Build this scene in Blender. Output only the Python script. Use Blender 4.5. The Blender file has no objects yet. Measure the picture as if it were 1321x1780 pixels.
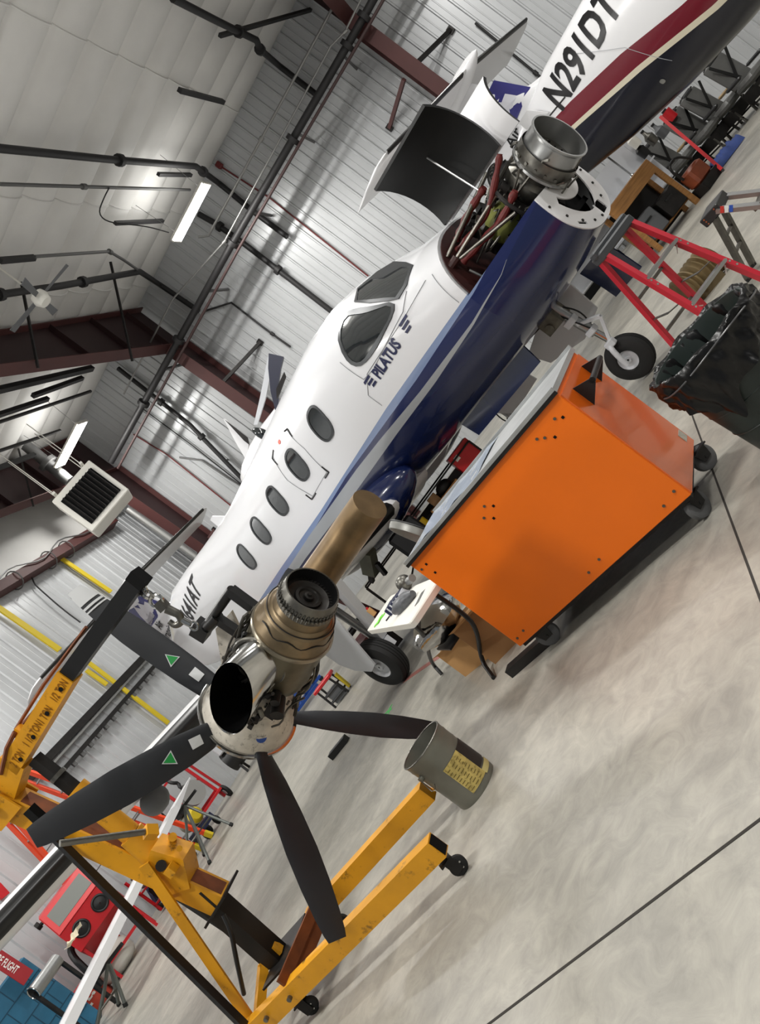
import bpy, bmesh, math, random
from mathutils.geometry import delaunay_2d_cdt
from mathutils import Vector, Matrix
random.seed(7)
SC = bpy.context.scene
COL = SC.collection
PI = math.pi
V = Vector
# ------------------------------------------------------------------ camera
FPX, ROLL, PITCH, YAW = 1308.0, math.radians(53.6), math.radians(-1.0), math.radians(21.8)
IW, IH = 1321, 1780
CAM = V((0, 0, 1.35))
_A = V((math.cos(YAW), math.sin(YAW), 0)); _N = V((-math.sin(YAW), math.cos(YAW), 0))
FWD = _N * math.cos(PITCH) + V((0, 0, 1)) * math.sin(PITCH)
_dn = FWD.cross(_A)
EX = _A * math.cos(ROLL) + _dn * math.sin(ROLL)
EY = -_A * math.sin(ROLL) + _dn * math.cos(ROLL)
cd = bpy.data.cameras.new('camera'); cam = bpy.data.objects.new('camera', cd); COL.objects.link(cam)
m = Matrix((EX, -EY, -FWD)).transposed().to_4x4(); m.translation = CAM
cam.matrix_world = m
cd.sensor_fit = 'VERTICAL'; cd.sensor_height = 36.0; cd.sensor_width = 36.0 * IW / IH
cd.lens = FPX * 36.0 / IH; cd.clip_start = 0.05; cd.clip_end = 200
SC.camera = cam
# ------------------------------------------------------------------ world, exposure
SC.view_settings.view_transform = 'Standard'; SC.view_settings.look = 'None'
SC.view_settings.gamma = 1; SC.view_settings.use_curve_mapping = False
SC.view_settings.exposure = 0.0
W = bpy.data.worlds.new('world'); SC.world = W; W.use_nodes = True
W.node_tree.nodes['Background'].inputs[0].default_value = (0.9, 0.95, 1, 1)
W.node_tree.nodes['Background'].inputs[1].default_value = 0.22
# ceiling lamps: light sources of the hangar's strip lights (x, y, z, watts); fixtures in view are built further down
LAMPS = [(-3.85, 17.89, 8.9, 250), (-10.95, 17.9, 8.9, 250), (-3.5, 9.0, 9.1, 400), (-10.5, 9.5, 9.1, 400), (4.5, 16.5, 8.9, 260),
         (4.0, 8.5, 9.1, 400), (-3.5, 0.5, 9.0, 420), (4.0, 0.0, 9.0, 420), (-10.5, 1.0, 9.0, 320), (0, -7.5, 8.8, 360), (11, 6, 9.1, 320)]
def lamp(i, x, y, z, w):
    ld = bpy.data.lights.new('strip_light_source', 'AREA'); ld.shape = 'RECTANGLE'; ld.size = 1.5; ld.size_y = 0.35; ld.energy = w
    ld.color = (1.0, 0.985, 0.95)
    o = bpy.data.objects.new('strip_light_source', ld); COL.objects.link(o); o.location = (x, y, z - 0.12)
    l2 = ld.copy(); l2.energy = w * 0.10; u = bpy.data.objects.new('ceiling_fill_light', l2); COL.objects.link(u); u.location = (x, y, z + 0.1); u.rotation_euler = (math.pi, 0, 0)  # weak upward copy, added to brighten the ceiling
    return o
for i, L in enumerate(LAMPS): lamp(i, *L)
# ------------------------------------------------------------------ sight lines (used to place things at their real depths)
def ray(px, py): return FWD + EX * ((px - IW / 2) / FPX) + EY * ((py - IH / 2) / FPX)
def Zp(px, py, z):
    d = ray(px, py); return CAM + d * ((z - CAM.z) / d.z)
def Xp(px, py, x):
    d = ray(px, py); return CAM + d * ((x - CAM.x) / d.x)
def Yp(px, py, y):
    d = ray(px, py); return CAM + d * ((y - CAM.y) / d.y)
def Dp(px, py, dep): return CAM + ray(px, py) * dep
def Pp(px, py, p0, n):
    d = ray(px, py); return CAM + d * ((V(p0) - CAM).dot(n) / d.dot(n))
# ------------------------------------------------------------------ materials
def lin(c):
    return tuple(((x / 255) / 12.92 if x / 255 <= 0.04045 else ((x / 255 + 0.055) / 1.055) ** 2.4) for x in c[:3]) + (1,)
MATS = {}
def mat(name, rgb, rough=0.5, metal=0.0, var=0.0, scale=6.0, bump=0.0, dirt=None, dirt_amt=0.0, coat=0.0, spec=0.5, emit=0.0, alpha=1.0, trans=0.0, stretch=(1, 1, 1)):
    if name in MATS: return MATS[name]
    M = bpy.data.materials.new(name); M.use_nodes = True; nt = M.node_tree; N = nt.nodes; L = nt.links
    b = N['Principled BSDF']
    c = lin(rgb)
    b.inputs['Base Color'].default_value = c; b.inputs['Roughness'].default_value = rough; b.inputs['Metallic'].default_value = metal
    b.inputs['Specular IOR Level'].default_value = spec
    if coat: b.inputs['Coat Weight'].default_value = coat; b.inputs['Coat Roughness'].default_value = 0.06
    if trans: b.inputs['Transmission Weight'].default_value = trans
    if emit: b.inputs['Emission Color'].default_value = c; b.inputs['Emission Strength'].default_value = emit
    if alpha < 1: b.inputs['Alpha'].default_value = alpha
    if var or bump or dirt:
        tc = N.new('ShaderNodeTexCoord'); mp = N.new('ShaderNodeMapping'); mp.inputs['Scale'].default_value = stretch
        L.new(tc.outputs['Object'], mp.inputs['Vector'])
        nz = N.new('ShaderNodeTexNoise'); nz.inputs['Scale'].default_value = scale; nz.inputs['Detail'].default_value = 5
        L.new(mp.outputs[0], nz.inputs['Vector'])
        cur = None
        if var:
            r = N.new('ShaderNodeValToRGB'); e = r.color_ramp.elements
            e[0].position = 0.3; e[1].position = 0.7
            e[0].color = tuple(x * (1 - var) for x in c[:3]) + (1,); e[1].color = tuple(min(1, x * (1 + var)) for x in c[:3]) + (1,)
            L.new(nz.outputs['Fac'], r.inputs['Fac']); cur = r.outputs['Color']
        if dirt:
            n2 = N.new('ShaderNodeTexNoise'); n2.inputs['Scale'].default_value = scale * 2.3; n2.inputs['Detail'].default_value = 8; n2.inputs['Roughness'].default_value = 0.7
            L.new(mp.outputs[0], n2.inputs['Vector'])
            r2 = N.new('ShaderNodeValToRGB'); r2.color_ramp.elements[0].position = 0.62 - dirt_amt * 0.25; r2.color_ramp.elements[1].position = 0.72
            L.new(n2.outputs['Fac'], r2.inputs['Fac'])
            mx = N.new('ShaderNodeMix'); mx.data_type = 'RGBA'
            L.new(r2.outputs['Color'], mx.inputs['Factor'])
            if cur: L.new(cur, mx.inputs['A'])
            else: mx.inputs['A'].default_value = c
            mx.inputs['B'].default_value = lin(dirt); cur = mx.outputs['Result']
        if cur: L.new(cur, b.inputs['Base Color'])
        if bump:
            bp = N.new('ShaderNodeBump'); bp.inputs['Strength'].default_value = bump; bp.inputs['Distance'].default_value = 0.02
            L.new(nz.outputs['Fac'], bp.inputs['Height']); L.new(bp.outputs[0], b.inputs['Normal'])
    MATS[name] = M; return M
WHITE = mat('white_paint', (226, 226, 228), 0.28, coat=0.4)
NAVY = mat('navy_paint', (17, 30, 68), 0.18, coat=0.6)
BLACK = mat('black_satin', (16, 16, 17), 0.45)
MATTE = mat('matte_black', (10, 10, 11), 0.85, spec=0.2)
RUBBER = mat('black_rubber', (20, 20, 20), 0.75, var=0.15)
BOOT = mat('deice_boot_rubber', (18, 18, 19), 0.32)
ALU = mat('bare_aluminium', (165, 166, 165), 0.35, 0.9, var=0.1)
STEEL = mat('dull_steel', (112, 110, 104), 0.38, 0.9, var=0.25, scale=14)
DSTEEL = mat('dark_steel', (42, 40, 39), 0.5, 0.6, var=0.25, scale=9)
CHROME = mat('polished_steel', (190, 190, 188), 0.16, 1.0, var=0.1)
OLIVE = mat('heat_tinted_case', (104, 98, 82), 0.42, 0.75, var=0.25, scale=9)
BROWN = mat('heat_browned_steel', (126, 104, 74), 0.42, 0.7, var=0.3, scale=7)
ORANGE = mat('orange_powder_coat', (240, 112, 0), 0.42, var=0.04, scale=2)
YEL = mat('hoist_yellow', (212, 148, 14), 0.5, var=0.12, scale=5, dirt=(60, 42, 20), dirt_amt=0.12)
MAROON = mat('maroon_primer_steel', (76, 40, 38), 0.6, var=0.1, scale=1.5)
MAROON_SHADE = mat('maroon_shaded_steel', (46, 23, 24), 0.6, var=0.1, scale=1.5)  # same steel in a darker tone, shade of the unlit webs painted in
PIPE = mat('black_iron_pipe', (32, 31, 32), 0.55, var=0.1)
CONDUIT = mat('galvanised_conduit', (150, 150, 148), 0.4, 0.7)
DCOND = mat('dim_conduit', (105, 105, 104), 0.5, 0.5)
REDP = mat('red_pipe_paint', (104, 28, 28), 0.5)
RED = mat('red_enamel', (186, 26, 34), 0.35, var=0.06)
REDF = mat('red_fibreglass', (176, 22, 42), 0.42, var=0.06)
HOSER = mat('red_fire_sleeve', (96, 24, 22), 0.6, var=0.25, scale=30)
WOOD = mat('bench_wood', (150, 105, 55), 0.6, var=0.25, scale=4, stretch=(1, 8, 8))
CARD = mat('cardboard', (196, 150, 96), 0.8, var=0.12, scale=4)
GLASS = mat('dark_window_glass', (40, 44, 46), 0.05, spec=0.9, coat=0.8)
BLUE = mat('blue_paint', (25, 70, 150), 0.4)
DBLUE = mat('dark_blue_paint', (24, 30, 62), 0.4)
LEATHER = mat('dark_grey_leather', (92, 92, 90), 0.45, var=0.12, scale=5, bump=0.15)
MLEATH = mat('maroon_leather', (92, 36, 38), 0.4, var=0.12, scale=7)
GREYP = mat('grey_plastic', (92, 94, 97), 0.5)
LGREY = mat('light_grey_paint', (196, 198, 202), 0.35)
WPLAST = mat('white_plastic', (222, 220, 212), 0.45)
TUBEW = mat('lit_tube', (255, 253, 246), 0.5, emit=9.0)
YTAPE = mat('yellow_strap', (205, 180, 30), 0.6)
ORL = mat('orange_ladder_rail', (228, 72, 30), 0.45)
GREENT = mat('green_tape', (120, 215, 60), 0.5)
BLUETX = 0
CLOTHB = mat('blue_tarp', (30, 92, 122), 0.7, var=0.15, scale=3)
BLUET = mat('bright_blue_tarp', (22, 52, 116), 0.7, var=0.25)
# ------------------------------------------------------------------ mesh builder
def basis(d, up=V((0, 0, 1))):
    d = V(d).normalized()
    if abs(d.dot(up)) > 0.98: up = V((1, 0, 0)) if abs(d.x) < 0.9 else V((0, 1, 0))
    x = up.cross(d).normalized(); y = d.cross(x)
    return x, y, d
class MB:
    def __init__(s, T=None):
        s.bm = bmesh.new(); s.T = T; s.mi = 0
    def _p(s, p):
        p = V(p); return s.T @ p if s.T else p
    def face(s, pts):
        vs = [s.bm.verts.new(s._p(p)) for p in pts]
        f = s.bm.faces.new(vs); f.material_index = s.mi; return f
    def rings(s, rings, cap0=True, cap1=True, closed=True, loop=False):
        R = [[s.bm.verts.new(s._p(p)) for p in r] for r in rings]; n = len(R[0])
        m_ = len(R)
        for i in range(m_ if loop else m_ - 1):
            a, b = R[i], R[(i + 1) % m_]
            for j in range(n if closed else n - 1):
                k = (j + 1) % n
                f = s.bm.faces.new((a[j], a[k], b[k], b[j])); f.material_index = s.mi
        if closed and not loop:
            if cap0: s.bm.faces.new(list(reversed(R[0]))).material_index = s.mi
            if cap1: s.bm.faces.new(R[-1]).material_index = s.mi
        return s
    def box(s, c, size, rot=None, bev=0.0):
        h = V(size) / 2; c = V(c)
        def q(x, y, z):
            v = V((x * h.x, y * h.y, z * h.z)); v = rot @ v if rot else v
            return c + v
        if bev > 0:
            b = min(bev, min(h) * 0.9); R = []
            for zz, ins in ((-1, b), (-1 + b / h.z, 0), (1 - b / h.z, 0), (1, b)):
                ring = []
                for sx, sy in ((-1, -1), (1, -1), (1, 1), (-1, 1)):
                    ix, iy = h.x - ins, h.y - ins
                    for (ox, oy) in (((0, b), (b, 0)) if sx * sy > 0 else ((b, 0), (0, b))):
                        v = V((sx * (ix - ox), sy * (iy - oy), zz * h.z)); v = rot @ v if rot else v
                        ring.append(c + v)
                R.append(ring)
            return s.rings(R)
        r0 = [q(-1, -1, -1), q(1, -1, -1), q(1, 1, -1), q(-1, 1, -1)]; r1 = [q(-1, -1, 1), q(1, -1, 1), q(1, 1, 1), q(-1, 1, 1)]
        return s.rings([r0, r1])
    def bar(s, p0, p1, w, h, up=V((0, 0, 1)), w1=None, h1=None):
        p0, p1 = V(p0), V(p1); x, y, d = basis(p1 - p0, V(up))
        w1 = w if w1 is None else w1; h1 = h if h1 is None else h1
        R = []
        for p, ww, hh in ((p0, w, h), (p1, w1, h1)):
            R.append([p + x * (a * ww / 2) + y * (b * hh / 2) for a, b in ((-1, -1), (1, -1), (1, 1), (-1, 1))])
        return s.rings(R)
    def cyl(s, p0, p1, r0, r1=None, n=16, cap=True):
        p0, p1 = V(p0), V(p1); x, y, d = basis(p1 - p0); r1 = r0 if r1 is None else r1
        R = [[p + (x * math.cos(2 * PI * j / n) + y * math.sin(2 * PI * j / n)) * r for j in range(n)] for p, r in ((p0, r0), (p1, r1))]
        return s.rings(R, cap, cap)
    def lathe(s, p0, d, prof, n=24, cap0=False, cap1=False, loop=False):
        x, y, d = basis(d); p0 = V(p0)
        R = [[p0 + d * a + (x * math.cos(2 * PI * j / n) + y * math.sin(2 * PI * j / n)) * r for j in range(n)] for a, r in prof]
        return s.rings(R, cap0, cap1, loop=loop)
    def tube(s, pts, r, n=8, smooth=0, cap=True):
        pts = [V(p) for p in pts]
        for _ in range(smooth):
            q = [pts[0]]
            for a, b in zip(pts, pts[1:]): q += [a.lerp(b, 0.25), a.lerp(b, 0.75)]
            pts = q + [pts[-1]]
        R = []; prev = None
        for i, p in enumerate(pts):
            d = (pts[min(i + 1, len(pts) - 1)] - pts[max(i - 1, 0)]).normalized()
            if prev is None: x, y, _d = basis(d)
            else:
                x = prev - d * prev.dot(d); x = x.normalized() if x.length > 1e-6 else basis(d)[0]; y = d.cross(x)
            prev = x; rr = r(i / (len(pts) - 1)) if callable(r) else r
            R.append([p + (x * math.cos(2 * PI * j / n) + y * math.sin(2 * PI * j / n)) * rr for j in range(n)])
        return s.rings(R, cap, cap)
    def torus(s, c, d, R_, r, n=24, k=8):
        x, y, d = basis(d); c = V(c)
        return s.rings([[c + (x * math.cos(2 * PI * i / n) + y * math.sin(2 * PI * i / n)) * (R_ + r * math.cos(2 * PI * j / k)) + d * (r * math.sin(2 * PI * j / k)) for j in range(k)] for i in range(n)], loop=True)
    def ball(s, c, r, n=12, sc=(1, 1, 1)):
        c = V(c); R = []
        for i in range(1, n):
            t = PI * i / n
            R.append([c + V((r * sc[0] * math.sin(t) * math.cos(2 * PI * j / (n * 2)), r * sc[1] * math.sin(t) * math.sin(2 * PI * j / (n * 2)), -r * sc[2] * math.cos(t))) for j in range(n * 2)])
        return s.rings(R)
    def prism(s, poly, ext):
        ext = V(ext); poly = [V(p) for p in poly]
        return s.rings([poly, [p + ext for p in poly]])
    def slab(s, outlines, o, x, y, t):
        """flat plate with holes: outlines in 2-D, plane o + x*u + y*v, thickness t along x cross y"""
        x, y = V(x).normalized(), V(y).normalized(); z = x.cross(y); o = V(o)
        vs, es = [], []
        for ol in outlines:
            n0 = len(vs); vs += [V((p[0], p[1])) for p in ol]; es += [(n0 + i, n0 + (i + 1) % len(ol)) for i in range(len(ol))]
        def inside(p, ol):
            c = False
            for i in range(len(ol)):
                a, b2 = ol[i - 1], ol[i]
                if (a[1] > p.y) != (b2[1] > p.y) and p.x < (b2[0] - a[0]) * (p.y - a[1]) / (b2[1] - a[1]) + a[0]: c = not c
            return c
        r = list(delaunay_2d_cdt(vs, es, [], 0, 1e-6)); keep = []
        for f in r[2]:
            c_ = sum((r[0][i] for i in f), V((0, 0))) / len(f)
            if inside(c_, outlines[0]) and not any(inside(c_, h_) for h_ in outlines[1:]): keep.append(f)
        r[2] = keep; q = lambda p, h: s._p(o + x * p[0] + y * p[1] + z * h)
        for h in (-t / 2, t / 2):
            b_ = [s.bm.verts.new(q(p, h)) for p in r[0]]
            for f in r[2]: s.bm.faces.new([b_[i] for i in f]).material_index = s.mi
        for ol in outlines: s.rings([[o + x * p[0] + y * p[1] + z * h for p in ol] for h in (-t / 2, t / 2)], False, False)
        return s
    def curve(s, cu, fn, maxlen=0.0):
        ob = bpy.data.objects.new('t', cu); COL.objects.link(ob)
        dg = bpy.context.evaluated_depsgraph_get(); ev = ob.evaluated_get(dg); me = ev.to_mesh()
        t_ = bmesh.new(); t_.from_mesh(me)
        if maxlen:
            bmesh.ops.triangulate(t_, faces=t_.faces)
            for _ in range(5):
                long_ = [e for e in t_.edges if e.calc_length() > maxlen]
                if not long_: break
                bmesh.ops.subdivide_edges(t_, edges=long_, cuts=1); bmesh.ops.triangulate(t_, faces=t_.faces)
        t_.verts.index_update(); vs = [s.bm.verts.new(s._p(fn(v.co))) for v in t_.verts]
        for p in t_.faces:
            try: s.bm.faces.new([vs[v.index] for v in p.verts]).material_index = s.mi
            except ValueError: pass
        t_.free(); ev.to_mesh_clear(); bpy.data.objects.remove(ob); bpy.data.curves.remove(cu); return s
    def text(s, txt, fn, size=1.0, ext=0.0, bold=0.0, shear=0.0, xs=1.0, align='LEFT', maxlen=0.0):
        cu = bpy.data.curves.new('t', 'FONT'); cu.body = txt; cu.size = size; cu.extrude = ext; cu.offset = bold; cu.shear = shear; cu.align_x = align
        cu.resolution_u = 3
        return s.curve(cu, lambda v: fn(v.x * xs, v.y, v.z), maxlen)
    def build(s, name, mats, parent=None, smooth=False, angle=None, sub=0, merge=False):
        if merge: bmesh.ops.remove_doubles(s.bm, verts=s.bm.verts, dist=1e-5)
        bmesh.ops.recalc_face_normals(s.bm, faces=s.bm.faces)
        me = bpy.data.meshes.new(name); s.bm.to_mesh(me); s.bm.free()
        for M in (mats if isinstance(mats, (list, tuple)) else [mats]): me.materials.append(M)
        if smooth:
            me.shade_smooth()
            if angle is None: angle = 40
            me.set_sharp_from_angle(angle=math.radians(angle))
        o = bpy.data.objects.new(name, me); COL.objects.link(o)
        if parent: o.parent = parent
        return o
def tag(o, label=None, cat=None, group=None, kind=None):
    if label: o['label'] = label
    if cat: o['category'] = cat
    if group: o['group'] = group
    if kind: o['kind'] = kind
    return o
def thing(name, label, cat, loc=(0, 0, 0), rz=0.0, group=None):
    o = bpy.data.objects.new(name, None); COL.objects.link(o); o.location = loc; o.rotation_euler = (0, 0, rz); o.empty_display_size = 0.1
    return tag(o, label, cat, group)
def world_thing(name, label, cat, loc, group=None):
    """Empty at the thing's base; the builder then works in world coordinates with MB(T)"""
    o = thing(name, label, cat, loc, 0, group); return o, Matrix.Translation(-V(loc))
def copy_tree(o, parent=None):
    c = o.copy(); COL.objects.link(c); c.parent = parent
    for ch in list(o.children): copy_tree(ch, c)
    return c
def rotz(a): return Matrix.Rotation(a, 3, 'Z')
# ================================================================== STRUCTURE
YW, XW = 21.0, -13.7          # back wall, left wall
def ceil_z(y): return 10.35 - 0.03 * (YW - y)
# floor
def floor_mat():
    M = bpy.data.materials.new('polished_concrete'); M.use_nodes = True; nt = M.node_tree; N = nt.nodes; L = nt.links; b = N['Principled BSDF']
    tc = N.new('ShaderNodeTexCoord')
    def noise(sc, det, rough, dist=0.0):
        n = N.new('ShaderNodeTexNoise'); n.inputs['Scale'].default_value = sc; n.inputs['Detail'].default_value = det; n.inputs['Roughness'].default_value = rough
        n.inputs['Distortion'].default_value = dist; L.new(tc.outputs['Object'], n.inputs['Vector']); return n.outputs['Fac']
    def ramp(f, a, b_, c0, c1):
        r = N.new('ShaderNodeValToRGB'); r.color_ramp.elements[0].position = a; r.color_ramp.elements[1].position = b_
        r.color_ramp.elements[0].color = c0; r.color_ramp.elements[1].color = c1; L.new(f, r.inputs['Fac']); return r.outputs['Color']
    base = ramp(noise(0.9, 6, 0.6, 0.6), 0.3, 0.72, lin((136, 133, 126)), lin((176, 172, 162)))
    fine = ramp(noise(7, 9, 0.7, 1.2), 0.35, 0.65, (0.80, 0.80, 0.80, 1), (1.08, 1.08, 1.06, 1))
    m1 = N.new('ShaderNodeMix'); m1.data_type = 'RGBA'; m1.blend_type = 'MULTIPLY'; m1.inputs['Factor'].default_value = 1
    L.new(base, m1.inputs['A']); L.new(fine, m1.inputs['B'])
    sp = ramp(noise(60, 3, 0.6), 0.70, 0.76, (1, 1, 1, 1), (0.72, 0.7, 0.68, 1))
    m2 = N.new('ShaderNodeMix'); m2.data_type = 'RGBA'; m2.blend_type = 'MULTIPLY'; m2.inputs['Factor'].default_value = 0.6
    L.new(m1.outputs['Result'], m2.inputs['A']); L.new(sp, m2.inputs['B'])
    L.new(m2.outputs['Result'], b.inputs['Base Color'])
    r = N.new('ShaderNodeMapRange'); r.inputs['To Min'].default_value = 0.30; r.inputs['To Max'].default_value = 0.52
    L.new(noise(2.5, 5, 0.6, 0.5), r.inputs['Value']); L.new(r.outputs[0], b.inputs['Roughness'])
    bp = N.new('ShaderNodeBump'); bp.inputs['Strength'].default_value = 0.12; bp.inputs['Distance'].default_value = 0.01
    L.new(noise(5, 4, 0.5), bp.inputs['Height']); L.new(bp.outputs[0], b.inputs['Normal'])
    return M
b = MB(); b.box((3.15, 4.5, -0.05), (33.8, 33.4, 0.1)); tag(b.build('floor', floor_mat()), kind='structure', label='polished grey concrete hangar floor')
JOINT = mat('floor_joint', (40, 36, 32), 0.9)
j = 0
for (pa, pb_) in (((850, 1780), (1321, 1425)), ((1195, 700), (1321, 1040))):
    A, B = Zp(*pa, 0), Zp(*pb_, 0); d = (B - A).normalized(); A, B = A - d * 2.0 if j == 0 else A - d * 0.3, B + d * 3
    b = MB(); b.bar(A + V((0, 0, 0.0005)), B + V((0, 0, 0.0005)), 0.011, 0.002); j += 1
    tag(b.build('trim_%d' % j, JOINT), kind='structure', label='dark saw cut joint in the concrete floor')
# ribbed metal wall sheets
WALLM = mat('white_wall_sheet', (190, 192, 194), 0.34, 0.15, var=0.05, scale=1.2)
def ribbed(o, u, n, length, height, pitch=0.405, dep=0.035):
    """ribbed sheet from o along u, normal n (into the room), up z"""
    b = MB(); o, u, n = V(o), V(u), V(n); prof = [(0, 0)]; x = 0.0
    while x < length:
        for dx, dz in ((0.03, 0), (0.05, dep), (0.085, dep), (0.105, 0), (0.235, 0), (0.243, 0.008), (0.262, 0.008), (0.27, 0)): prof.append((x + dx, dz))
        x += pitch
    prof = [(a, c) for a, c in prof if a <= length] + [(length, 0)]
    lo = [o + u * a + n * c for a, c in prof]; hi = [p + V((0, 0, height)) for p in lo]
    b.rings([lo, hi], closed=False); return b
tag(ribbed((XW, YW, 0), (1, 0, 0), (0, -1, 0), 33.7, ceil_z(YW) + 0.1).build('wall_back', WALLM), kind='structure', label='white ribbed metal back wall')
tag(ribbed((XW, YW, 0), (0, -1, 0), (1, 0, 0), 33.0, 12.5).build('wall_left', WALLM), kind='structure', label='white ribbed metal end wall')
tag(ribbed((20, YW, 0), (0, -1, 0), (-1, 0, 0), 33.0, 12.5).build('wall_right', WALLM), kind='structure')
# ceiling: insulation blanket sagging between purlins that run along X
CEILM = mat('white_insulation_facing', (212, 211, 208), 0.55, var=0.06, scale=1.1, bump=0.2)
b = MB(); ys = []; y = YW
while y > -12:
    for k in range(8): ys.append(y - 1.05 * k / 8)
    y -= 1.05
lo, hi = [], []
for y in ys:
    ph = (YW - y) / 1.05 * PI; z = ceil_z(y) - 0.17 * abs(math.sin(ph)) ** 0.6
    lo.append(V((XW, y, z))); hi.append(V((20, y, z)))
b.rings([lo, hi], closed=False)
tag(b.build('ceiling', CEILM, smooth=True, angle=60), kind='structure', label='white insulated sloping hangar ceiling')
# seams of the blanket
for i, x in enumerate((-1.6, -4.6, -6.9, 1.6)):
    b = MB(); b.tube([(x, y, ceil_z(y) - 0.17 * abs(math.sin((YW - y) / 1.05 * PI)) ** 0.6 - 0.005) for y in ys if y > 5], 0.022, 5)
    tag(b.build('trim_%d' % (10 + i), CEILM), kind='structure', label='taped seam of the ceiling blanket')
# steel frames: tapered I columns and rafters
def ibeam(p0, p1, up, depth0, depth1, fl=0.34, tf=0.025, tw=0.02):
    """I section; up = direction from inner flange to outer flange, p on the inner flange; returns web mesh, flange mesh"""
    p0, p1, up = V(p0), V(p1), V(up).normalized(); d = (p1 - p0).normalized(); side = d.cross(up).normalized()
    w, f = MB(), MB()
    w.rings([[p + side * (a * tw / 2) + up * (q * dp) for a, q in ((-1, 0), (1, 0), (1, 1), (-1, 1))] for p, dp in ((p0, depth0), (p1, depth1))])
    for q in (0, 1):
        f.rings([[p + side * (a * fl / 2) + up * (q * dp + c * tf) for a, c in ((-1, -.5), (1, -.5), (1, .5), (-1, .5))] for p, dp in ((p0, depth0), (p1, depth1))])
    return w, f
def frame_steel(X, lab_c, lab_r):
    col, T = world_thing('steel_column', lab_c, 'column', (X, YW - 0.4, 0), 'steel frames of the hangar')
    w, f = ibeam((X, YW - 0.75, 0), (X, YW - 1.2, 8.5), (0, 1, 0), 0.65, 1.10)
    for q in (w, f):
        for v in q.bm.verts: v.co = T @ v.co
    w.build('web', MAROON_SHADE, col); f.build('flange', MAROON, col)
    Y1 = -11.5
    raf, T = world_thing('steel_rafter', lab_r, 'roof beam', (X, YW - 0.4, 8.5), 'steel frames of the hangar')
    YM_ = 9.0; z0, z1 = 8.42, 8.42 + .066 * (YW - YM_)
    w, f = ibeam((X, YW - 0.15, z0), (X, YM_, z1), (0, 0, 1), ceil_z(YW) - z0 - 0.25, ceil_z(YM_) - z1 - 0.25)
    w2, f2 = ibeam((X, YM_, z1), (X, Y1, ceil_z(Y1) - .85), (0, 0, 1), ceil_z(YM_) - z1 - 0.25, .6)
    for q, M_, nm in ((w2, MAROON_SHADE, 'web'), (f2, MAROON, 'flange')):
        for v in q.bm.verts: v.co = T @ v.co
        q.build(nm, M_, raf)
    for yy in (YW - 1.15, 18.0, 16.2, 13.0, 10.0): _zf = 8.42 + .066 * (YW - yy) + .02; _zt = ceil_z(yy) - .3; MB(T).box((X, yy, (_zf + _zt) / 2), (0.3, 0.02, _zt - _zf)).build('stiffener_plate', MAROON_SHADE, raf)
    for q in (w, f):
        for v in q.bm.verts: v.co = T @ v.co
    w.build('web', MAROON_SHADE, raf); f.build('flange', MAROON, raf)
frame_steel(-7.75, 'maroon steel column on the back wall left of the middle', 'deep maroon roof rafter crossing the ceiling')
frame_steel(-12.5, 'maroon steel column in the far corner behind the unit heater', 'maroon roof rafter along the end wall behind the unit heater')
frame_steel(1.66, 'maroon steel column behind the upper tail of the striped aircraft', 'maroon roof rafter at the top edge above the black wall pipe')
# header beam over the door opening of the end wall
hb, T = world_thing('header_beam', 'maroon horizontal beam on the end wall with cables and clips', 'beam', (XW + 0.2, 15.5, 7.45))
w = MB(T); w.bar((XW + 0.22, 6, 7.42), (XW + 0.22, YW - 1.2, 7.42), 0.36, 0.26); w.build('beam_body', MAROON, hb)
w = MB(T)
for yy in (14.0, 15.2, 16.6, 17.4):
    w.torus((XW + 0.22, yy, 7.42), (0, 1, 0), 0.25, 0.018, 14, 5)
w.build('cable_loop', DCOND, hb)
w = MB(T); w.tube([(XW + 0.45, y, 7.55 + 0.12 * math.sin(y * 3)) for y in [13 + 0.3 * i for i in range(20)]], 0.02, 5); w.build('cable', DCOND, hb)
# insulation panel above the beam
tag(MB().box((XW + 0.12, 13.5, 9.2), (0.06, 14.5, 3.2)).build('trim_20', CEILM), kind='structure', label='white insulation above the door header')
# ------------------------------------------------------------------ wall pipes
def pipe(name, pts, r, M, label, cat='pipe', smooth=0, group=None, clamps=None, n=8, cm=None):
    pts = [V(p) for p in pts]; root, T = world_thing(name, label, cat, pts[0], group)
    MB(T).tube(pts, r, n, smooth).build('pipe_run', M, root, True, 60)
    if clamps:
        for t in clamps:
            i = min(int(t * (len(pts) - 1)), len(pts) - 2); f = t * (len(pts) - 1) - i; c = pts[i].lerp(pts[i + 1], f); d = (pts[i + 1] - pts[i]).normalized()
            MB(T).cyl(c - d * 0.06, c + d * 0.06, r * 1.7, n=10).build('coupling', cm or M, root, True)
    return root
HANGERS = True
YS = YW - 0.25; YM = YW - 1.45
_main = pipe('sprinkler_main_pipe', [Yp(720, -130, YM), Yp(632, 30, YM), Yp(400, 430, YM), Yp(193, 803, YM)], 0.10, PIPE, 'thick black pipe main running level across the back wall', clamps=(0.1, .33, 0.37, 0.5, 0.66, 0.8, 0.9))
for _k in range(5):
    _q = Yp(595 - 78 * _k, 95 + 137 * _k, YM); MB(Matrix.Translation(-_main.location)).bar(_q + V((0, .05, 0)), (_q.x, YW - .04, _q.z), .06, .06).build('pipe_bracket', DCOND, _main)
pipe('rail_pipe', [Yp(739, -128, YM), Yp(648, 32, YM), Yp(415, 432, YM), Yp(205, 814, YM)], 0.04, mat('dull_red_grey_pipe', (66, 48, 47), .55), 'thin dull red pipe running just below the thick black main')
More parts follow.
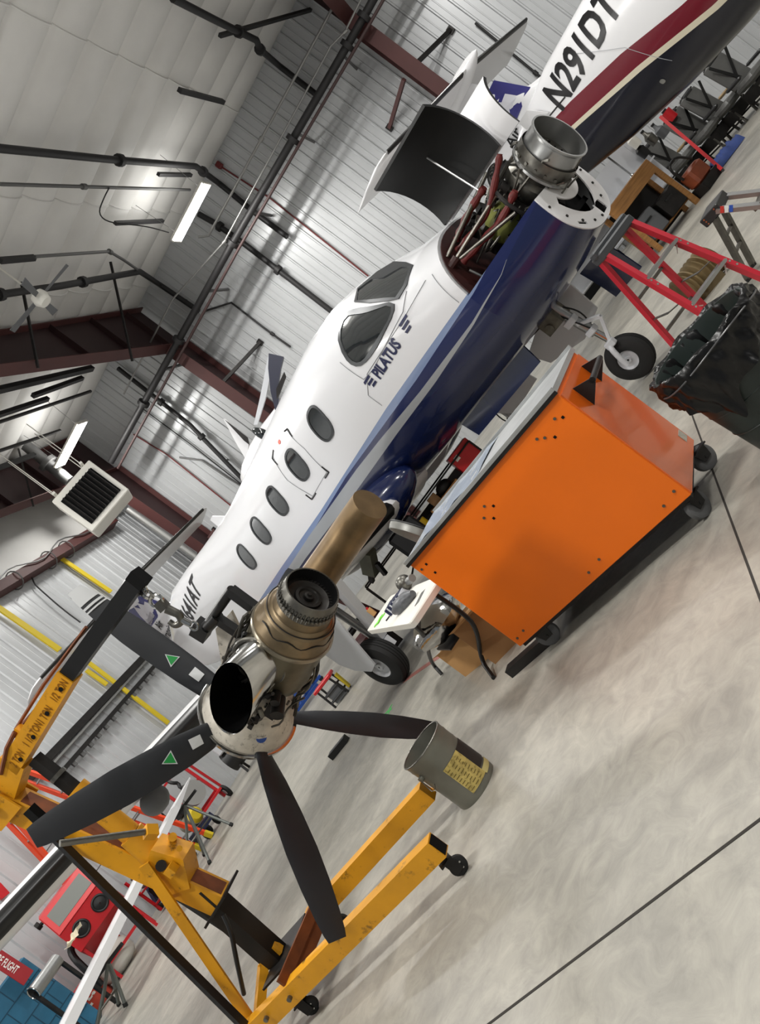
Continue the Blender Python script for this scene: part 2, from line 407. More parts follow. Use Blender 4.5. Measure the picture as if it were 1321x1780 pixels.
def drop(pxs, r, M, label, zc, name='branch_pipe', ceil=None, cl=(0.3, .6)):
    pts = [Yp(*p, YS if r > .05 else YW - .08) for p in pxs]
    if ceil:
        pts = [Zp(*p, zc) for p in ceil] + pts
    o_ = pipe(name, pts, r, M, label, clamps=cl)
    if r > .05:
        for q in (pts[-1].lerp(pts[-2], .4),): MB(Matrix.Translation(-V(pts[0]))).bar(q, (q.x, YW - .04, q.z), .05, .05).build('pipe_bracket', DCOND, o_)
drop([(486, 115), (552, 166)], 0.075, PIPE, 'black branch pipe bending from ceiling down to the main, topmost one', 9.62, ceil=[(300, -3), (380, 38), (446, 70), (452, 86)])
drop([(380, 318), (442, 369), (500, 412)], 0.075, PIPE, 'black branch pipe above the upper strip light running to the wall', 9.62, ceil=[(-60, 252), (0, 258), (190, 277), (340, 289)], cl=(0.1, 0.35, 0.55))
drop([(345, 372), (372, 387), (422, 422), (575, 540), (640, 592)], 0.08, PIPE, 'black branch pipe dropping from beside the strip light behind the cockpit', 9.5)
drop([(278, 495), (346, 541)], 0.075, PIPE, 'black branch pipe low on the ceiling above the maroon rafter', 9.62, ceil=[(-60, 520), (0, 512), (105, 497), (243, 472)], cl=(0.2, 0.45))
drop([(205, 640), (330, 738), (432, 844)], 0.07, PIPE, 'black pipe crossing from the dark corner column down the wall', 8)
drop([(380, 287), (470, 345), (640, 480)], 0.022, REDP, 'thin red conduit dropping from a red box on the wall', 8, name='red_conduit', cl=None)
rb_, T = world_thing('fire_alarm_box', 'small red box on the wall at the top of the red conduit', 'alarm box', Yp(381, 287, YW - .15)); MB(T).box(Yp(381, 287, YW - .15), (0.16, 0.14, 0.18), bev=.02).build('box_body', REDP, rb_)
drop([(826, 40), (931, 127), (990, 175)], 0.03, PIPE, 'thin black conduit on the wall beside the striped tail', 8, name='wall_conduit', cl=(0.5,))
drop([(355, 541), (402, 526), (470, 578), (505, 603)], 0.03, PIPE, 'thin black conduit bending down the wall above the white cabin roof', 8, name='wall_conduit', cl=(0.7,))
pipe('wall_conduit', [Yp(590, -10, YM - .25), Yp(556, 55, YM - .25), Yp(362, 410, YM - .25), Yp(345, 412, YM - .25)], 0.035, CONDUIT, 'pale thin conduit running parallel to the black main, upper one', clamps=(0.1, 0.5))
pipe('wall_conduit', [Yp(632, -10, YM - .2), Yp(600, 55, YM - .2), Yp(575, 80, YM - .2), Yp(390, 420, YM - .2), Yp(300, 520, YM - .2), Yp(215, 685, YM - .2)], 0.025, CONDUIT, 'pale thin conduit running parallel to the black main, lower one', clamps=(0.2, 0.6))
drop([(250, 712), (335, 775), (430, 850)], 0.02, PIPE, 'black wire conduit on the wall left of the rear cabin windows', 8, name='wall_conduit', cl=None)
drop([(232, 755), (290, 790), (415, 890)], 0.022, REDP, 'thin dull red conduit on the wall behind the tail cone', 8, name='red_conduit', cl=None)
drop([(312, 795), (350, 800), (395, 830), (428, 850)], 0.03, DCOND, 'bent grey conduit on the wall behind the rear fuselage', 8, name='wall_conduit', cl=None)
# flange braces on the wall
def strut(pa, pb_, y0, y1, label, M=DSTEEL, w=0.09):
    y0 = YW - .045
    A, B = Yp(*pa, y0), Yp(*pb_, y1); o, T = world_thing('flange_brace', label, 'brace', A, 'flange braces between wall and steel frame')
    MB(T).bar(A, B, w, w).build('brace_angle', M, o)
    MB(T).box(A, (w * 1.5, .06, w * 2)).build('brace_clip', DSTEEL, o)
strut((783, 52), (712, 122), YW - .1, YW - 1.0, 'dark brace going up right from the maroon column above the striped tail')
strut((677, 222), (702, 138), YW - .1, YW - 1.0, 'dark brace going down from the maroon column above the striped tail', MAROON)
strut((452, 595), (388, 664), YW - .1, YW - 1.0, 'dark brace beside the raised dark panel of the far aircraft')
strut((372, 920), (320, 1000), YW - .1, YW - 1.0, 'thin brace in front of the corner column behind the white tail', MAROON, .07)
def ang(pa, pb_, z, label, M=PIPE, w=0.05, name='ceiling_strut', cat='strut', grp='struts hanging under the ceiling'):
    A, B = Zp(*pa, z), Zp(*pb_, z); o, T = world_thing(name, label, cat, A, grp); MB(T).bar(A, B, w, w).build('strut_bar', M, o); return o, T, A, B
ang((312, 157), (388, 177), 9.75, 'short dark strut under the upper ceiling near the back wall eave', w=.1)
ang((275, 303), (332, 304), 9.75, 'short dark strut just left of the upper strip light', w=.08)
ang((200, 388), (283, 384), 9.7, 'short dark strut below the upper strip light end', w=.08)
ang((382, 62), (540, 17), 9.85, 'dark diagonal strut at the top under the eave', w=.08)
ang((0, 453), (60, 448), 9.7, 'dark strut on the ceiling at the left edge above the fan', w=.1)
ang((57, 688), (143, 657), 9.0, 'dark channel strut right of the maroon rafter, upper one', w=.1)
ang((-20, 727), (83, 693), 9.0, 'dark channel strut right of the maroon rafter, lower one', w=.1)
ang((-20, 740), (158, 680), 9.1, 'long thin pipe strut behind the lower strip light', w=.06)
ang((-20, 790), (105, 748), 9.1, 'thin pipe strut left of the lower strip light', w=.06)
ang((-20, 682), (160, 640), 9.3, 'black pipe strut just under the maroon rafter flange', w=.13)
ang((-20, 820), (60, 790), 9.2, 'black pipe strut above the dark corner rafter', w=.1)
for i, (a, b_, lab) in enumerate([((192, 455), (230, 628), 'long thin hanger rod crossing the maroon rafter, right one'), ((37, 490), (66, 640), 'long thin hanger rod crossing the maroon rafter, left one'), ((32, 780), (58, 880), 'hanger rod beside the lower strip light')]):
    A = Zp(*a, 9.95); B = Xp(*b_, -7.7 if i < 2 else -12.45)
    o, T = world_thing('hanger_rod', lab, 'rod', A, 'hanger rods'); MB(T).bar(A, B, .05, .05).build('rod_bar', DSTEEL, o)
for a, b_, z, lab in [((0, 320), (330, 330), 9.62, 'grey conduit on the ceiling running to the upper strip light'), ((60, 446), (190, 437), 9.62, 'grey conduit on the ceiling above the fan')]:
    pts = [Zp(*a, z), Zp(*b_, z)]
    if a[0] == 60: pts += [Zp(215, 452, 9.6), Zp(238, 468, 9.6)]
    pipe('ceiling_conduit', pts, 0.035, DCOND, lab, clamps=(0.35,))
o = pipe('light_cable', [Zp(190, 326, 9.58), Zp(180, 345, 9.55), Zp(170, 372, 9.5), Zp(190, 388, 9.3), Zp(250, 392, 9.0), Zp(293, 404, 8.9)], 0.014, PIPE, 'thin cord looping from ceiling conduit to the upper strip light', 'cord', smooth=2)
# ------------------------------------------------------------------ strip lights in view
def strip_light(c, label):
    root = thing('strip_light', label, 'light', c, 0, 'lit strip lights')
    MB().box((0, 0, 0.02), (1.55, 0.46, 0.05), bev=.01).build('light_housing', WPLAST, root)
    for yy in (-.17, -.06, .06, .17): MB().cyl((-.75, yy, -.03), (.75, yy, -.03), 0.034, n=8).build('light_tube', TUBEW, root, True)
    for sx in (-.77, .77): MB().box((sx, 0, -.01), (.03, .46, .08)).build('end_cap', WPLAST, root)
    for sx in (-.6, .6): MB().cyl((sx, 0, .04), (sx * 1.1, 0, ceil_z(c[1]) - c[2] - .1), 0.006, n=5).build('hanger_wire', DCOND, root)
for (x, y, z, w), lab in zip(LAMPS[:2], ('lit white strip light hanging below the upper ceiling', 'lit white strip light hanging above the unit heater')):
    strip_light((x, y, z), lab)
# ------------------------------------------------------------------ ceiling fan (blades at rest)
fc = Zp(70, 518, 8.6); fan = thing('ceiling_fan', 'small white ceiling fan with grey blades at the left edge', 'fan', fc)
MB().lathe((0, 0, -.16), (0, 0, 1), [(0, .02), (.02, .12), (.14, .17), (.24, .15), (.3, .06), (.36, .03)], 16, True, True).build('motor_housing', WPLAST, fan, True)
MB().cyl((0, 0, .18), (0.0, .0, ceil_z(fc.y) - fc.z - .05), .02, n=8).build('down_rod', WPLAST, fan)
for k in range(4):
    a = k * PI / 2 + .5; d = V((math.cos(a), math.sin(a), 0)); s_ = V((-d.y, d.x, .15))
    MB().prism([d * .15 - s_ * .05, d * .8 - s_ * .08, d * .82 + s_ * .07, d * .15 + s_ * .05], (0, 0, .012)).build('fan_blade', GREYP, fan)
# ------------------------------------------------------------------ unit heater
hy = 15.6
TL, TR, BR, BL = Dp(148, 806, 18.3), Dp(224, 868, 18.3), Dp(170, 933, 17.8), Dp(108, 884, 17.8)
def heater():
    # front face faces the camera side and down a little; built square from three measured corners
    c = Dp(163, 868, 17.6); root = thing('unit_heater', 'white hanging unit heater with dark louvred outlet', 'heater', c, math.radians(38))
    w, h, d = 1.25, 1.15, 0.8
    MB().box((0, 0, 0), (w, d, h), bev=.02).build('heater_cabinet', WPLAST, root)
    MB().box((0, -d / 2 - .01, -.02), (w - .24, .06, h - .3)).build('outlet_recess', MATTE, root)
    for k in range(9):
        MB().box((-(w - .28) / 2 + (k + .5) * (w - .28) / 9, -d / 2 - .05, -.02), (.02, .09, h - .3), Matrix.Rotation(.5, 3, 'Z')).build('louvre', DSTEEL, root)
    for sx in (-.45, .45):
        MB().bar((sx, -.5, h / 2 + .06), (sx, .75, h / 2 + .06), .07, .05).build('hanger_channel', WPLAST, root)
        for yy in (-.35, .35): MB().cyl((sx, yy, h / 2), (sx, yy, 2.2), .012, n=6).build('hanger_rod', WPLAST, root)
    MB().cyl((.2, d / 2, -.1), (.2, d / 2 + .25, -.1), .14, n=14).build('flue_collar', DSTEEL, root, True)
    for k in range(3): MB().box((w / 2 + .002, -.2 + .15 * k, .3), (.006, .1, .04)).build('vent_slot', GREYP, root)
heater()
_fa, _fb = Yp(28, 760, 17.8), Yp(120, 836, 17.9); _fa = _fb + (_fa - _fb) * ((ceil_z(17.8) - .3 - _fb.z) / (_fa.z - _fb.z))
pipe('flue_pipe', [_fa, _fb], .16, DCOND, 'grey flue pipe rising above the unit heater to the ceiling', clamps=(.5,))
_fa, _fb = Yp(222, 885, 19.6), Yp(350, 975, 19.6); _fb = _fa + (_fb - _fa) * ((_fa.z - .0) / (_fa.z - _fb.z))
pipe('flue_pipe', [_fa, _fb], .11, CONDUIT, 'pale vertical pipe in front of the corner column below the unit heater')
# ================================================================== AIRCRAFT
ST = [(0.88,1.17,2.02,.50),(0.5,1.10,2.12,.60),(0.0,1.06,2.28,.72),(-0.4,1.05,2.42,.76),(-0.75,1.05,2.60,.79),(-1.1,1.05,2.76,.82),(-1.5,1.05,2.88,.84),(-2.0,1.04,2.94,.85),(-3,1.04,2.96,.86),(-5,1.05,2.96,.86),(-6,1.06,2.97,.82),(-7,1.10,3.01,.68),(-8,1.22,3.06,.52),(-9,1.42,3.08,.37),(-10,1.68,2.98,.23),(-10.8,1.92,2.72,.10)]
NE = 2.35
TU = [0.0]
def hull(s):
    zb, zt, hw = hull0(s); k = TU[0] * max(0.0, min(1.0, (-s - 5.6) / 3.4)); return (zb + k * .5, zt + k, hw)
def hull0(s):
    if s >= ST[0][0]: return ST[0][1:]
    for a, b in zip(ST, ST[1:]):
        if a[0] >= s >= b[0]:
            t = (a[0] - s) / (a[0] - b[0]); return tuple(a[i] + (b[i] - a[i]) * t for i in (1, 2, 3))
    return ST[-1][1:]
def ysurf(s, z):
    zb, zt, hw = hull(s); zc = zb + .48 * (zt - zb); h = zt - zc if z > zc else zc - zb; q = min(abs(z - zc) / h, 1)
    return hw * max(1 - q ** NE, 0) ** (1 / NE)
def surf(s, z, side=-1, off=0.0):
    """point on the skin at station s, height z; side -1 starboard, +1 port"""
    y = ysurf(s, z); e = 0.02
    n = V((-(ysurf(s + e, z) - ysurf(s - e, z)) / (2 * e), 1, -(ysurf(s, z + e) - ysurf(s, z - e)) / (2 * e)))
    n.z = max(-4, min(4, n.z)); n.normalize(); n.y *= side
    return V((s, side * y, z)) + n * off
def ring(s, n=48, a0=0.0, a1=2 * PI, scale=1.0):
    zb, zt, hw = hull(s); zc = zb + .48 * (zt - zb); R = []
    full = abs(a1 - a0 - 2 * PI) < 1e-6
    for j in range(n if full else n + 1):
        a = a0 + (a1 - a0) * j / n; c, q = math.cos(a), math.sin(a)
        p = 2 / NE; y = hw * math.copysign(abs(c) ** p, c); h = zt - zc if q > 0 else zc - zb; z = h * math.copysign(abs(q) ** p, q)
        R.append(V((s, y * scale, zc + z * scale)))
    return R
def paint_mat(name, bands, base, coat=0.5):
    """bands: list of (list of (s, z) for the upper boundary of the next colour, rgb below it), from the top down; s and z in aircraft axes"""
    M = bpy.data.materials.new(name); M.use_nodes = True; nt = M.node_tree; N = nt.nodes; L = nt.links; b = N['Principled BSDF']
    b.inputs['Roughness'].default_value = 0.22; b.inputs['Coat Weight'].default_value = coat; b.inputs['Coat Roughness'].default_value = 0.05
    tc = N.new('ShaderNodeTexCoord'); sx = N.new('ShaderNodeSeparateXYZ'); L.new(tc.outputs['Object'], sx.inputs[0])
    mr = N.new('ShaderNodeMapRange'); mr.inputs['From Min'].default_value = -12; mr.inputs['From Max'].default_value = 2; L.new(sx.outputs['X'], mr.inputs['Value'])
    mz = N.new('ShaderNodeMapRange'); mz.inputs['From Min'].default_value = 0; mz.inputs['From Max'].default_value = 5; L.new(sx.outputs['Z'], mz.inputs['Value'])
    cur = None
    for pts, rgb in bands:
        fc_ = N.new('ShaderNodeFloatCurve'); c = fc_.mapping.curves[0]
        pts = sorted(pts); P = [((p[0] + 12) / 14, p[1] / 5) for p in pts]
        c.points[0].location = (0, P[0][1]); c.points[1].location = (1, P[-1][1])
        for x, y in P: c.points.new(x, y)
        for p in c.points: p.handle_type = 'VECTOR'
        fc_.mapping.update(); L.new(mr.outputs[0], fc_.inputs['Value'])
        lt = N.new('ShaderNodeMath'); lt.operation = 'LESS_THAN'; L.new(mz.outputs[0], lt.inputs[0]); L.new(fc_.outputs[0], lt.inputs[1])
        mx = N.new('ShaderNodeMix'); mx.data_type = 'RGBA'; L.new(lt.outputs[0], mx.inputs['Factor'])
        if cur is None: mx.inputs['A'].default_value = lin(base)
        else: L.new(cur, mx.inputs['A'])
        mx.inputs['B'].default_value = lin(rgb); cur = mx.outputs['Result']
    L.new(cur, b.inputs['Base Color'])
    return M
def patch(pts, side=-1, off=0.004, rings_=4, T=None):
    """skin-hugging filled outline (s, z)"""
    cs = sum(p[0] for p in pts) / len(pts); cz = sum(p[1] for p in pts) / len(pts); b = MB()
    R = [[surf(cs + (p[0] - cs) * t, cz + (p[1] - cz) * t, side, off) for p in pts] for t in [1 - k / rings_ for k in range(rings_)] + [0.02]]
    b.rings(R, cap0=False, cap1=True); return b
def band(pts, wid, side=-1, off=0.006, th=0.008):
    """raised frame along a closed outline"""
    cs = sum(p[0] for p in pts) / len(pts); cz = sum(p[1] for p in pts) / len(pts); b = MB(); R = []
    for p in pts:
        d = V((p[0] - cs, p[1] - cz)); d.normalize()
        i = (p[0] - d.x * wid, p[1] - d.y * wid); o = (p[0] + d.x * wid * .2, p[1] + d.y * wid * .2)
        R.append([surf(*i, side, -.004), surf(*i, side, off), surf(*o, side, off), surf(*o, side, -.004)])
    b.rings(R, loop=True); return b
def oval(s, z, a, c, n=28, p=2.6, tilt=0.0):
    return [(s + a * math.copysign(abs(math.cos(t)) ** (2 / p), math.cos(t)) + tilt * math.sin(t), z + c * math.copysign(abs(math.sin(t)) ** (2 / p), math.sin(t))) for t in [2 * PI * k / n for k in range(n)]]
def smooth_poly(pts, it=2):
    for _ in range(it):
        q = []
        for a, b in zip(pts, pts[1:] + pts[:1]): q += [(a[0] * .75 + b[0] * .25, a[1] * .75 + b[1] * .25), (a[0] * .25 + b[0] * .75, a[1] * .25 + b[1] * .75)]
        pts = q
    return pts
def skin_line(pts, r=0.006, side=-1, off=0.002, sub=8):
    P = []
    for a, b in zip(pts, pts[1:]):
        for k in range(sub): t = k / sub; P.append(surf(a[0] + (b[0] - a[0]) * t, a[1] + (b[1] - a[1]) * t, side, off))
    P.append(surf(*pts[-1], side, off)); return MB().tube(P, r, 4)
def skin_text(txt, s0, z0, size, M, root, name, xs=1.0, bold=0.0, shear=0.0, lift=0.006, part='lettering', slope=0.0):
    b = MB(); b.text(txt, lambda x, y, z: surf(s0 + x, z0 + y + slope * x, -1, lift + z), size, 0.0, bold, shear, xs, maxlen=.05)
    return b.build(name, M, root)
def airfoil(c, t, n=10):
    up = []; lo = []
    for k in range(n + 1):
        x = 0.5 * (1 - math.cos(PI * k / n)); y = 5 * t * (.2969 * math.sqrt(x) - .126 * x - .3516 * x * x + .2843 * x ** 3 - .1015 * x ** 4)
        up.append((x * c, y * c)); lo.append((x * c, -y * c * .75))
    return up + lo[-2:0:-1]
def wing_loft(sections, n=10):
    """sections: (LE point, chord, thickness ratio); chord runs aft (-x)"""
    R = []
    for le, c, t in sections: R.append([V(le) + V((-x, 0, z)) for x, z in airfoil(c, t, n)])
    return MB().rings(R)
def boot_loft(sections, frac, M, name, root, lift=0.006):
    R = []
    for le, c, t in sections:
        pts = airfoil(c, t, 14); le = V(le)
        up = [p for p in pts[:15] if p[0] <= frac * c]; lo = [p for p in pts[15:] if p[0] <= frac * c]
        path = list(reversed(up)) + list(reversed(lo))
        R.append([le + V((-(x - lift if x < .03 * c else x), 0, z + (lift if z >= 0 else -lift))) for x, z in path])
    b = MB(); b.rings(R, closed=False); return b.build(name, M, root, True, 50)
def wheel(root_part, c, axis, R, w, hubr, name='wheel'):
    c, axis = V(c), V(axis).normalized(); o = c - axis * (w / 2)
    prof = [(0.1 * w, hubr), (.02 * w, hubr * 1.15), (0, R * .72), (.12 * w, R * .93), (.3 * w, R * .995), (.5 * w, R), (.7 * w, R * .995), (.88 * w, R * .93), (w, R * .72), (.98 * w, hubr * 1.15), (.9 * w, hubr)]
    MB().lathe(o, axis, prof, 40).build('tyre', RUBBER, root_part, True, 30)
    for k in (.35, .5, .65): MB().torus(c + axis * (w * (k - .5)), axis, R * 0.994, .004, 40, 5).build('tread_groove', MATTE, root_part)
    prof = [(.08 * w, hubr * 1.02), (.14 * w, hubr * .93), (.26 * w, hubr * .8), (.22 * w, hubr * .35), (.1 * w, hubr * .3), (.1 * w, .01)]
    MB().lathe(o, axis, prof, 32).build('wheel_rim', LGREY, root_part, True, 30)
    MB().lathe(c + axis * (w / 2), -axis, prof, 32).build('wheel_rim', LGREY, root_part, True, 30)
BOLT = mat('window_surround', (70, 72, 74), 0.35, 0.4)
def tail(root, M_skin, M_stab, logo_pts=None):
    # fin with dorsal fillet
    def fin_sec(z):
        t = max(0, min(1, (z - 2.75) / 1.3)); le = -9.35 - .62 * t
        if z < 3.35: le += (3.35 - z) * 2.3 * max(0, (3.35 - z) / .6)
        return le, -10.95 - .35 * t
    R = []
    for k in range(13):
        z = 2.7 + 1.32 * k / 12; le, te = fin_sec(z); c = le - te; R.append([V((le - x, y, z)) for x, y in airfoil(c, .085 if z > 3.2 else .06, 12)])
        R[-1] = [V((p.x, p.y if p.y >= 0 else p.y / .75, p.z)) for p in R[-1]]
    MB().rings(R).build('vertical_fin', M_skin, root, True, 45)
    # bullet
    MB().lathe((-9.45, 0, 4.12), (-1, 0, 0), [(0, .005), (.06, .05), (.2, .1), (.5, .15), (1.0, .16), (1.5, .13), (1.9, .06), (2.05, .01)], 20, True, True).build('bullet_fairing', M_stab, root, True)
    for sd in (-1, 1):
        sec = [((-9.72, sd * .05, 4.12), 1.35, .1), ((-9.85, sd * 1.4, 4.12), 1.15, .1), ((-9.98, sd * 2.38, 4.12), .98, .1), ((-10.1, sd * 2.52, 4.12), .86, .08), ((-10.5, sd * 2.6, 4.12), .5, .06)]
        st = wing_loft(sec).build('tailplane', M_stab, root, True, 45)
        boot_loft([((-9.72 - .095 * t, sd * t, 4.12), 1.35 - .145 * t, .1) for t in (.2, .8, 1.4, 2.0, 2.34)], .1, BOOT, 'deice_boot', st)
def fuselage(root, M, s_list, open_nose=False):
    b = MB(); b.rings([ring(s) for s in s_list], cap0=True, cap1=True); return b.build('fuselage', M, root, True, 50)
# ------------------------------------------------------------------ aircraft one: white over navy, engine bay open
H1 = math.radians(-28); NG1 = Zp(1127, 651, 0); TU[0] = .22
air1 = thing('turboprop_aircraft', 'white and navy turboprop aircraft with its engine bay open, on its wheels', 'aircraft', NG1, H1)
d1 = V((math.cos(H1), math.sin(H1), 0)); l1 = V((-d1.y, d1.x, 0))
LT1 = Matrix.LocRotScale(NG1, Matrix.Rotation(H1, 3, 'Z'), None).inverted()
PAINT1 = paint_mat('paint_white_blue_navy', [
    ([(-12, 1.9), (-7, 1.82), (-5, 1.80), (-3.46, 1.77), (-1.5, 1.78), (0, 1.74), (0.2, 1.73), (.9, 1.72)], (128, 146, 182)),
    ([(-12, 1.66), (-4.5, 1.70), (-2.7, 1.74), (-1.0, 1.69), (0.05, 1.70), (.3, 1.73), (0.9, 1.73)], (22, 34, 84)),
    ([(-12, 1.7), (-4.0, 1.72), (-2.49, 1.69), (-1.93, 1.66), (-1.1, 1.60), (-.18, 1.57), (.3, 1.60), (.42, 1.635), (.9, 1.60)], (158, 162, 166)),
    ([(-12, 1.55), (-4.5, 1.60), (-3.16, 1.56), (-1.74, 1.55), (-.92, 1.53), (-.2, 1.545), (.3, 1.595), (.42, 1.632), (.9, 1.7)], (14, 27, 70))], (226, 227, 230))
SL = [0.0, -.1, -.2, -.3, -.4, -.5, -.6, -.75, -.9, -1.1, -1.3, -1.5, -1.75, -2, -2.5, -3, -3.5, -4, -4.5, -5, -5.5, -6, -6.5, -7, -7.5, -8, -8.5, -9, -9.5, -10, -10.4, -10.8]
fus1 = fuselage(air1, PAINT1, SL)
# firewall skin and red bay interior
BAY = mat('bay_red_brown', (58, 20, 17), 0.6, var=0.3, scale=8)
MB().rings([ring(0.012, scale=.97), ring(0.02, scale=.97)]).build('firewall', BAY, air1)
# lower cowl: outer skin up to the split line, open above
def a_at(s, z):
    zb, zt, hw = hull(s); zc = zb + .48 * (zt - zb); h = zt - zc if z > zc else zc - zb; q = max(-1, min(1, (z - zc) / h)); return math.copysign(math.asin(abs(q) ** (NE / 2)), q)
b = MB(); outer, inner = [], []
for s in (0.0, .1, .2, .3, .4, .5, .6, .7, .8, .88):
    a = a_at(s, 1.725); outer.append(ring(s, 40, PI - a, 2 * PI + a)); inner.append(ring(s, 40, PI - a, 2 * PI + a, .965))
b.rings([list(o_) + list(reversed(i_)) for o_, i_ in zip(outer, inner)])
cowl = b.build('lower_cowl', PAINT1, air1, True, 45)
b = MB(); b.rings([[V((p.x, p.y * .992, 1.5 + (p.z - 1.5) * .992)) for p in i_] for i_ in inner], closed=False); b.build('cowl_lining', mat('cowl_lining_black', (22, 22, 22), .6), cowl, True)
# nose plate with inlet crescent
zb, zt, hw = hull(.88)
oz = 1.0
def nose_outline(k=1.0):
    P = []
    a = a_at(.88, 1.725)
    for p in ring(.88, 40, PI - a, 2 * PI + a): P.append((p.y * k, 1.55 + (p.z - 1.55) * k))
    return P
cres = [(.35 * math.cos(t) + .02, 1.74 + .43 * math.sin(t)) for t in [PI * (1.14 + .78 * k / 14) for k in range(15)]] + [(.29 * math.cos(t) + .02, 1.74 + .25 * math.sin(t)) for t in [PI * (1.9 - .72 * k / 14) for k in range(15)]]
out = nose_outline(.99)
eng_cut = [(.33 * math.cos(t) - 0.0, 1.86 + .30 * math.sin(t)) for t in [PI * (1.95 - .9 * k / 12) for k in range(13)]]
b = MB(); rect = [(-.10, 1.20), (.10, 1.20), (.10, 1.32), (-.10, 1.32)]
rect = [(.06, 1.215), (.2, 1.225), (.2, 1.33), (.06, 1.33)]
slot = [(-.36, 1.33), (-.27, 1.27), (-.255, 1.295), (-.345, 1.355)]
b.slab([out, cres, rect, slot], (.885, 0, 0), (0, 1, 0), (0, 0, 1), .012)
plate = b.build('nose_plate', WHITE, air1)
MB().slab([[(p[0] * .96, 1.55 + (p[1] - 1.55) * .96) for p in out]], (.70, 0, 0), (0, 1, 0), (0, 0, 1), .01).build('inlet_back', MATTE, air1)
b = MB()
for k in range(9):
    t = PI * (1.08 + .84 * k / 8); b.cyl((.885, .46 * math.cos(t), 1.72 + .5 * math.sin(t)), (.90, .46 * math.cos(t), 1.72 + .5 * math.sin(t)), .012, n=8)
b.build('plate_screw', DSTEEL, plate)
# ------------- gas generator on its mounts
EZ = 1.84
eng = thing('e', None, None); eng.name = 'engine_core'; eng.parent = air1
del_keys = [k for k in ('label', 'category') if k in eng]
for k in del_keys: del eng[k]
def epart(name, b, M, smooth=True): return b.build(name, M, eng, smooth, 35)
tilt = V((1, -.02, .03)).normalized(); o0 = V((0.35, 0, EZ))
def EP(x, a=0, r=0): 
    X, Y, D_ = basis(tilt); return o0 + tilt * (x - .35) + (X * math.cos(a) + Y * math.sin(a)) * r
epart('accessory_case', MB().lathe(EP(.12), tilt, [(0, .1), (.03, .2), (.12, .22), (.2, .2), (.22, .12)], 24, True, True), DSTEEL)
epart('oil_tank', MB().ball(EP(.42) + V((0, -.1, .0)), .2, 12, (1, .9, .95)), mat('green_primer', (128, 132, 66), .5, var=.1))
epart('compressor_ring', MB().lathe(EP(.66), tilt, [(0, .25), (.0, .36), (.012, .37), (.03, .37), (.04, .36), (.04, .25)], 40, loop=True), DSTEEL)
b = MB()
for k in range(40):
    p = EP(.66, 2 * PI * k / 40, .345); b.cyl(p - tilt * .01, p + tilt * .06, .008, n=6)
epart('flange_bolt', b, STEEL)
epart('gas_generator_case', MB().lathe(EP(.7), tilt, [(-.25, .17), (0, .22), (.06, .25), (.12, .25), (.16, .21), (.2, .22), (.24, .255), (.30, .265), (.36, .26)], 40, True), STEEL)
epart('combustor_case', MB().lathe(EP(.9), tilt, [(0, .235), (.02, .272), (.04, .272), (.05, .25), (.12, .245), (.26, .238), (.28, .245), (.29, .25), (.30, .25), (.30, .235), (.1, .225)], 48), ALU)
epart('perforated_dome', MB().lathe(EP(1.04), tilt, [(0, .225), (.015, .15), (.01, .06), (0, .01)], 32, False, True), mat('sooty_dome', (70, 66, 60), .5, .7, var=.3, scale=20))
b = MB()
for k in range(14):
    p = EP(1.055, 2 * PI * k / 14, .11 + .035 * (k % 2)); b.cyl(p, p + tilt * .008, .009, n=8)
epart('dome_hole', b, MATTE)
for k in range(18):
    p = EP(.98, 2 * PI * k / 18, .24); n_ = (p - EP(.98)).normalized(); epart('fuel_nozzle', MB().cyl(p, p + n_ * .035, .014, n=8), STEEL)
b = MB(); R2 = random.Random(3)
for k in range(16):
    a = R2.uniform(0, 2 * PI); x = R2.uniform(.3, .9); pts = []
    for q in range(6):
        pts.append(EP(x + .06 * q * R2.choice((-1, 1)), a + .18 * q, .27 + .035 * math.sin(q * 1.7 + k)))
    b.tube(pts, R2.choice((.008, .011, .014)), 6, 1)
epart('fuel_line', b, STEEL)
b = MB(); R2 = random.Random(5)
for k in range(12):
    a = R2.uniform(0, 2 * PI); x = R2.uniform(.28, .62); pts = [EP(x + .05 * q, a + .25 * q, .24 + .04 * math.sin(q * 2.3 + k)) for q in range(5)]
    b.tube(pts, R2.choice((.012, .016)), 6, 1)
epart('wiring_loom', b, BLACK)
b = MB(); R2 = random.Random(11)
for k in range(60):
    p = EP(R2.uniform(.08, .8), R2.uniform(0, 2 * PI), R2.uniform(.2, .32)); b.box(p, (R2.uniform(.03, .08),) * 3, Matrix.Rotation(R2.uniform(0, 3), 3, 'X'))
epart('bracket', b, DSTEEL, False)
b = MB()
b.tube([EP(.62, 0, .3), EP(.74, .0, .31), EP(.86, .15, .3), EP(.92, .3, .29)], .022, 8, 1)
epart('bleed_duct', b, ALU)
for pts, r in [([(.05, -.33, 2.05), (.25, -.36, 2.02), (.5, -.34, 1.99), (.78, -.3, 2.1), (.9, -.24, 2.17)], .042), ([(.05, -.2, 2.12), (.3, -.22, 2.15), (.6, -.24, 2.14)], .05), ([(.08, -.48, 1.94), (.3, -.42, 1.9), (.55, -.36, 1.86), (.78, -.33, 1.9)], .05)]:
    b = MB(); b.tube(pts, lambda t: r * (.62 + .12 * math.sin(t * 31)), 10, 3); epart('fire_sleeved_hose', b, HOSER)
for p0, p1 in [((.02, -.52, 2.0), (.66, -.30, 2.02)), ((.02, -.46, 2.08), (.66, -.12, 2.2)), ((.02, -.5, 2.0), (.66, -.37, 1.80)), ((.02, .5, 2.0), (.66, .33, 1.9)), ((.02, .4, 2.1), (.66, .15, 2.2))]:
    epart('mount_strut', MB().cyl(p0, p1, .018, n=10), STEEL)
epart('mount_fitting', MB().cyl((.0, -.53, 2.0), (.09, -.49, 2.0), .04, n=10), BAY)
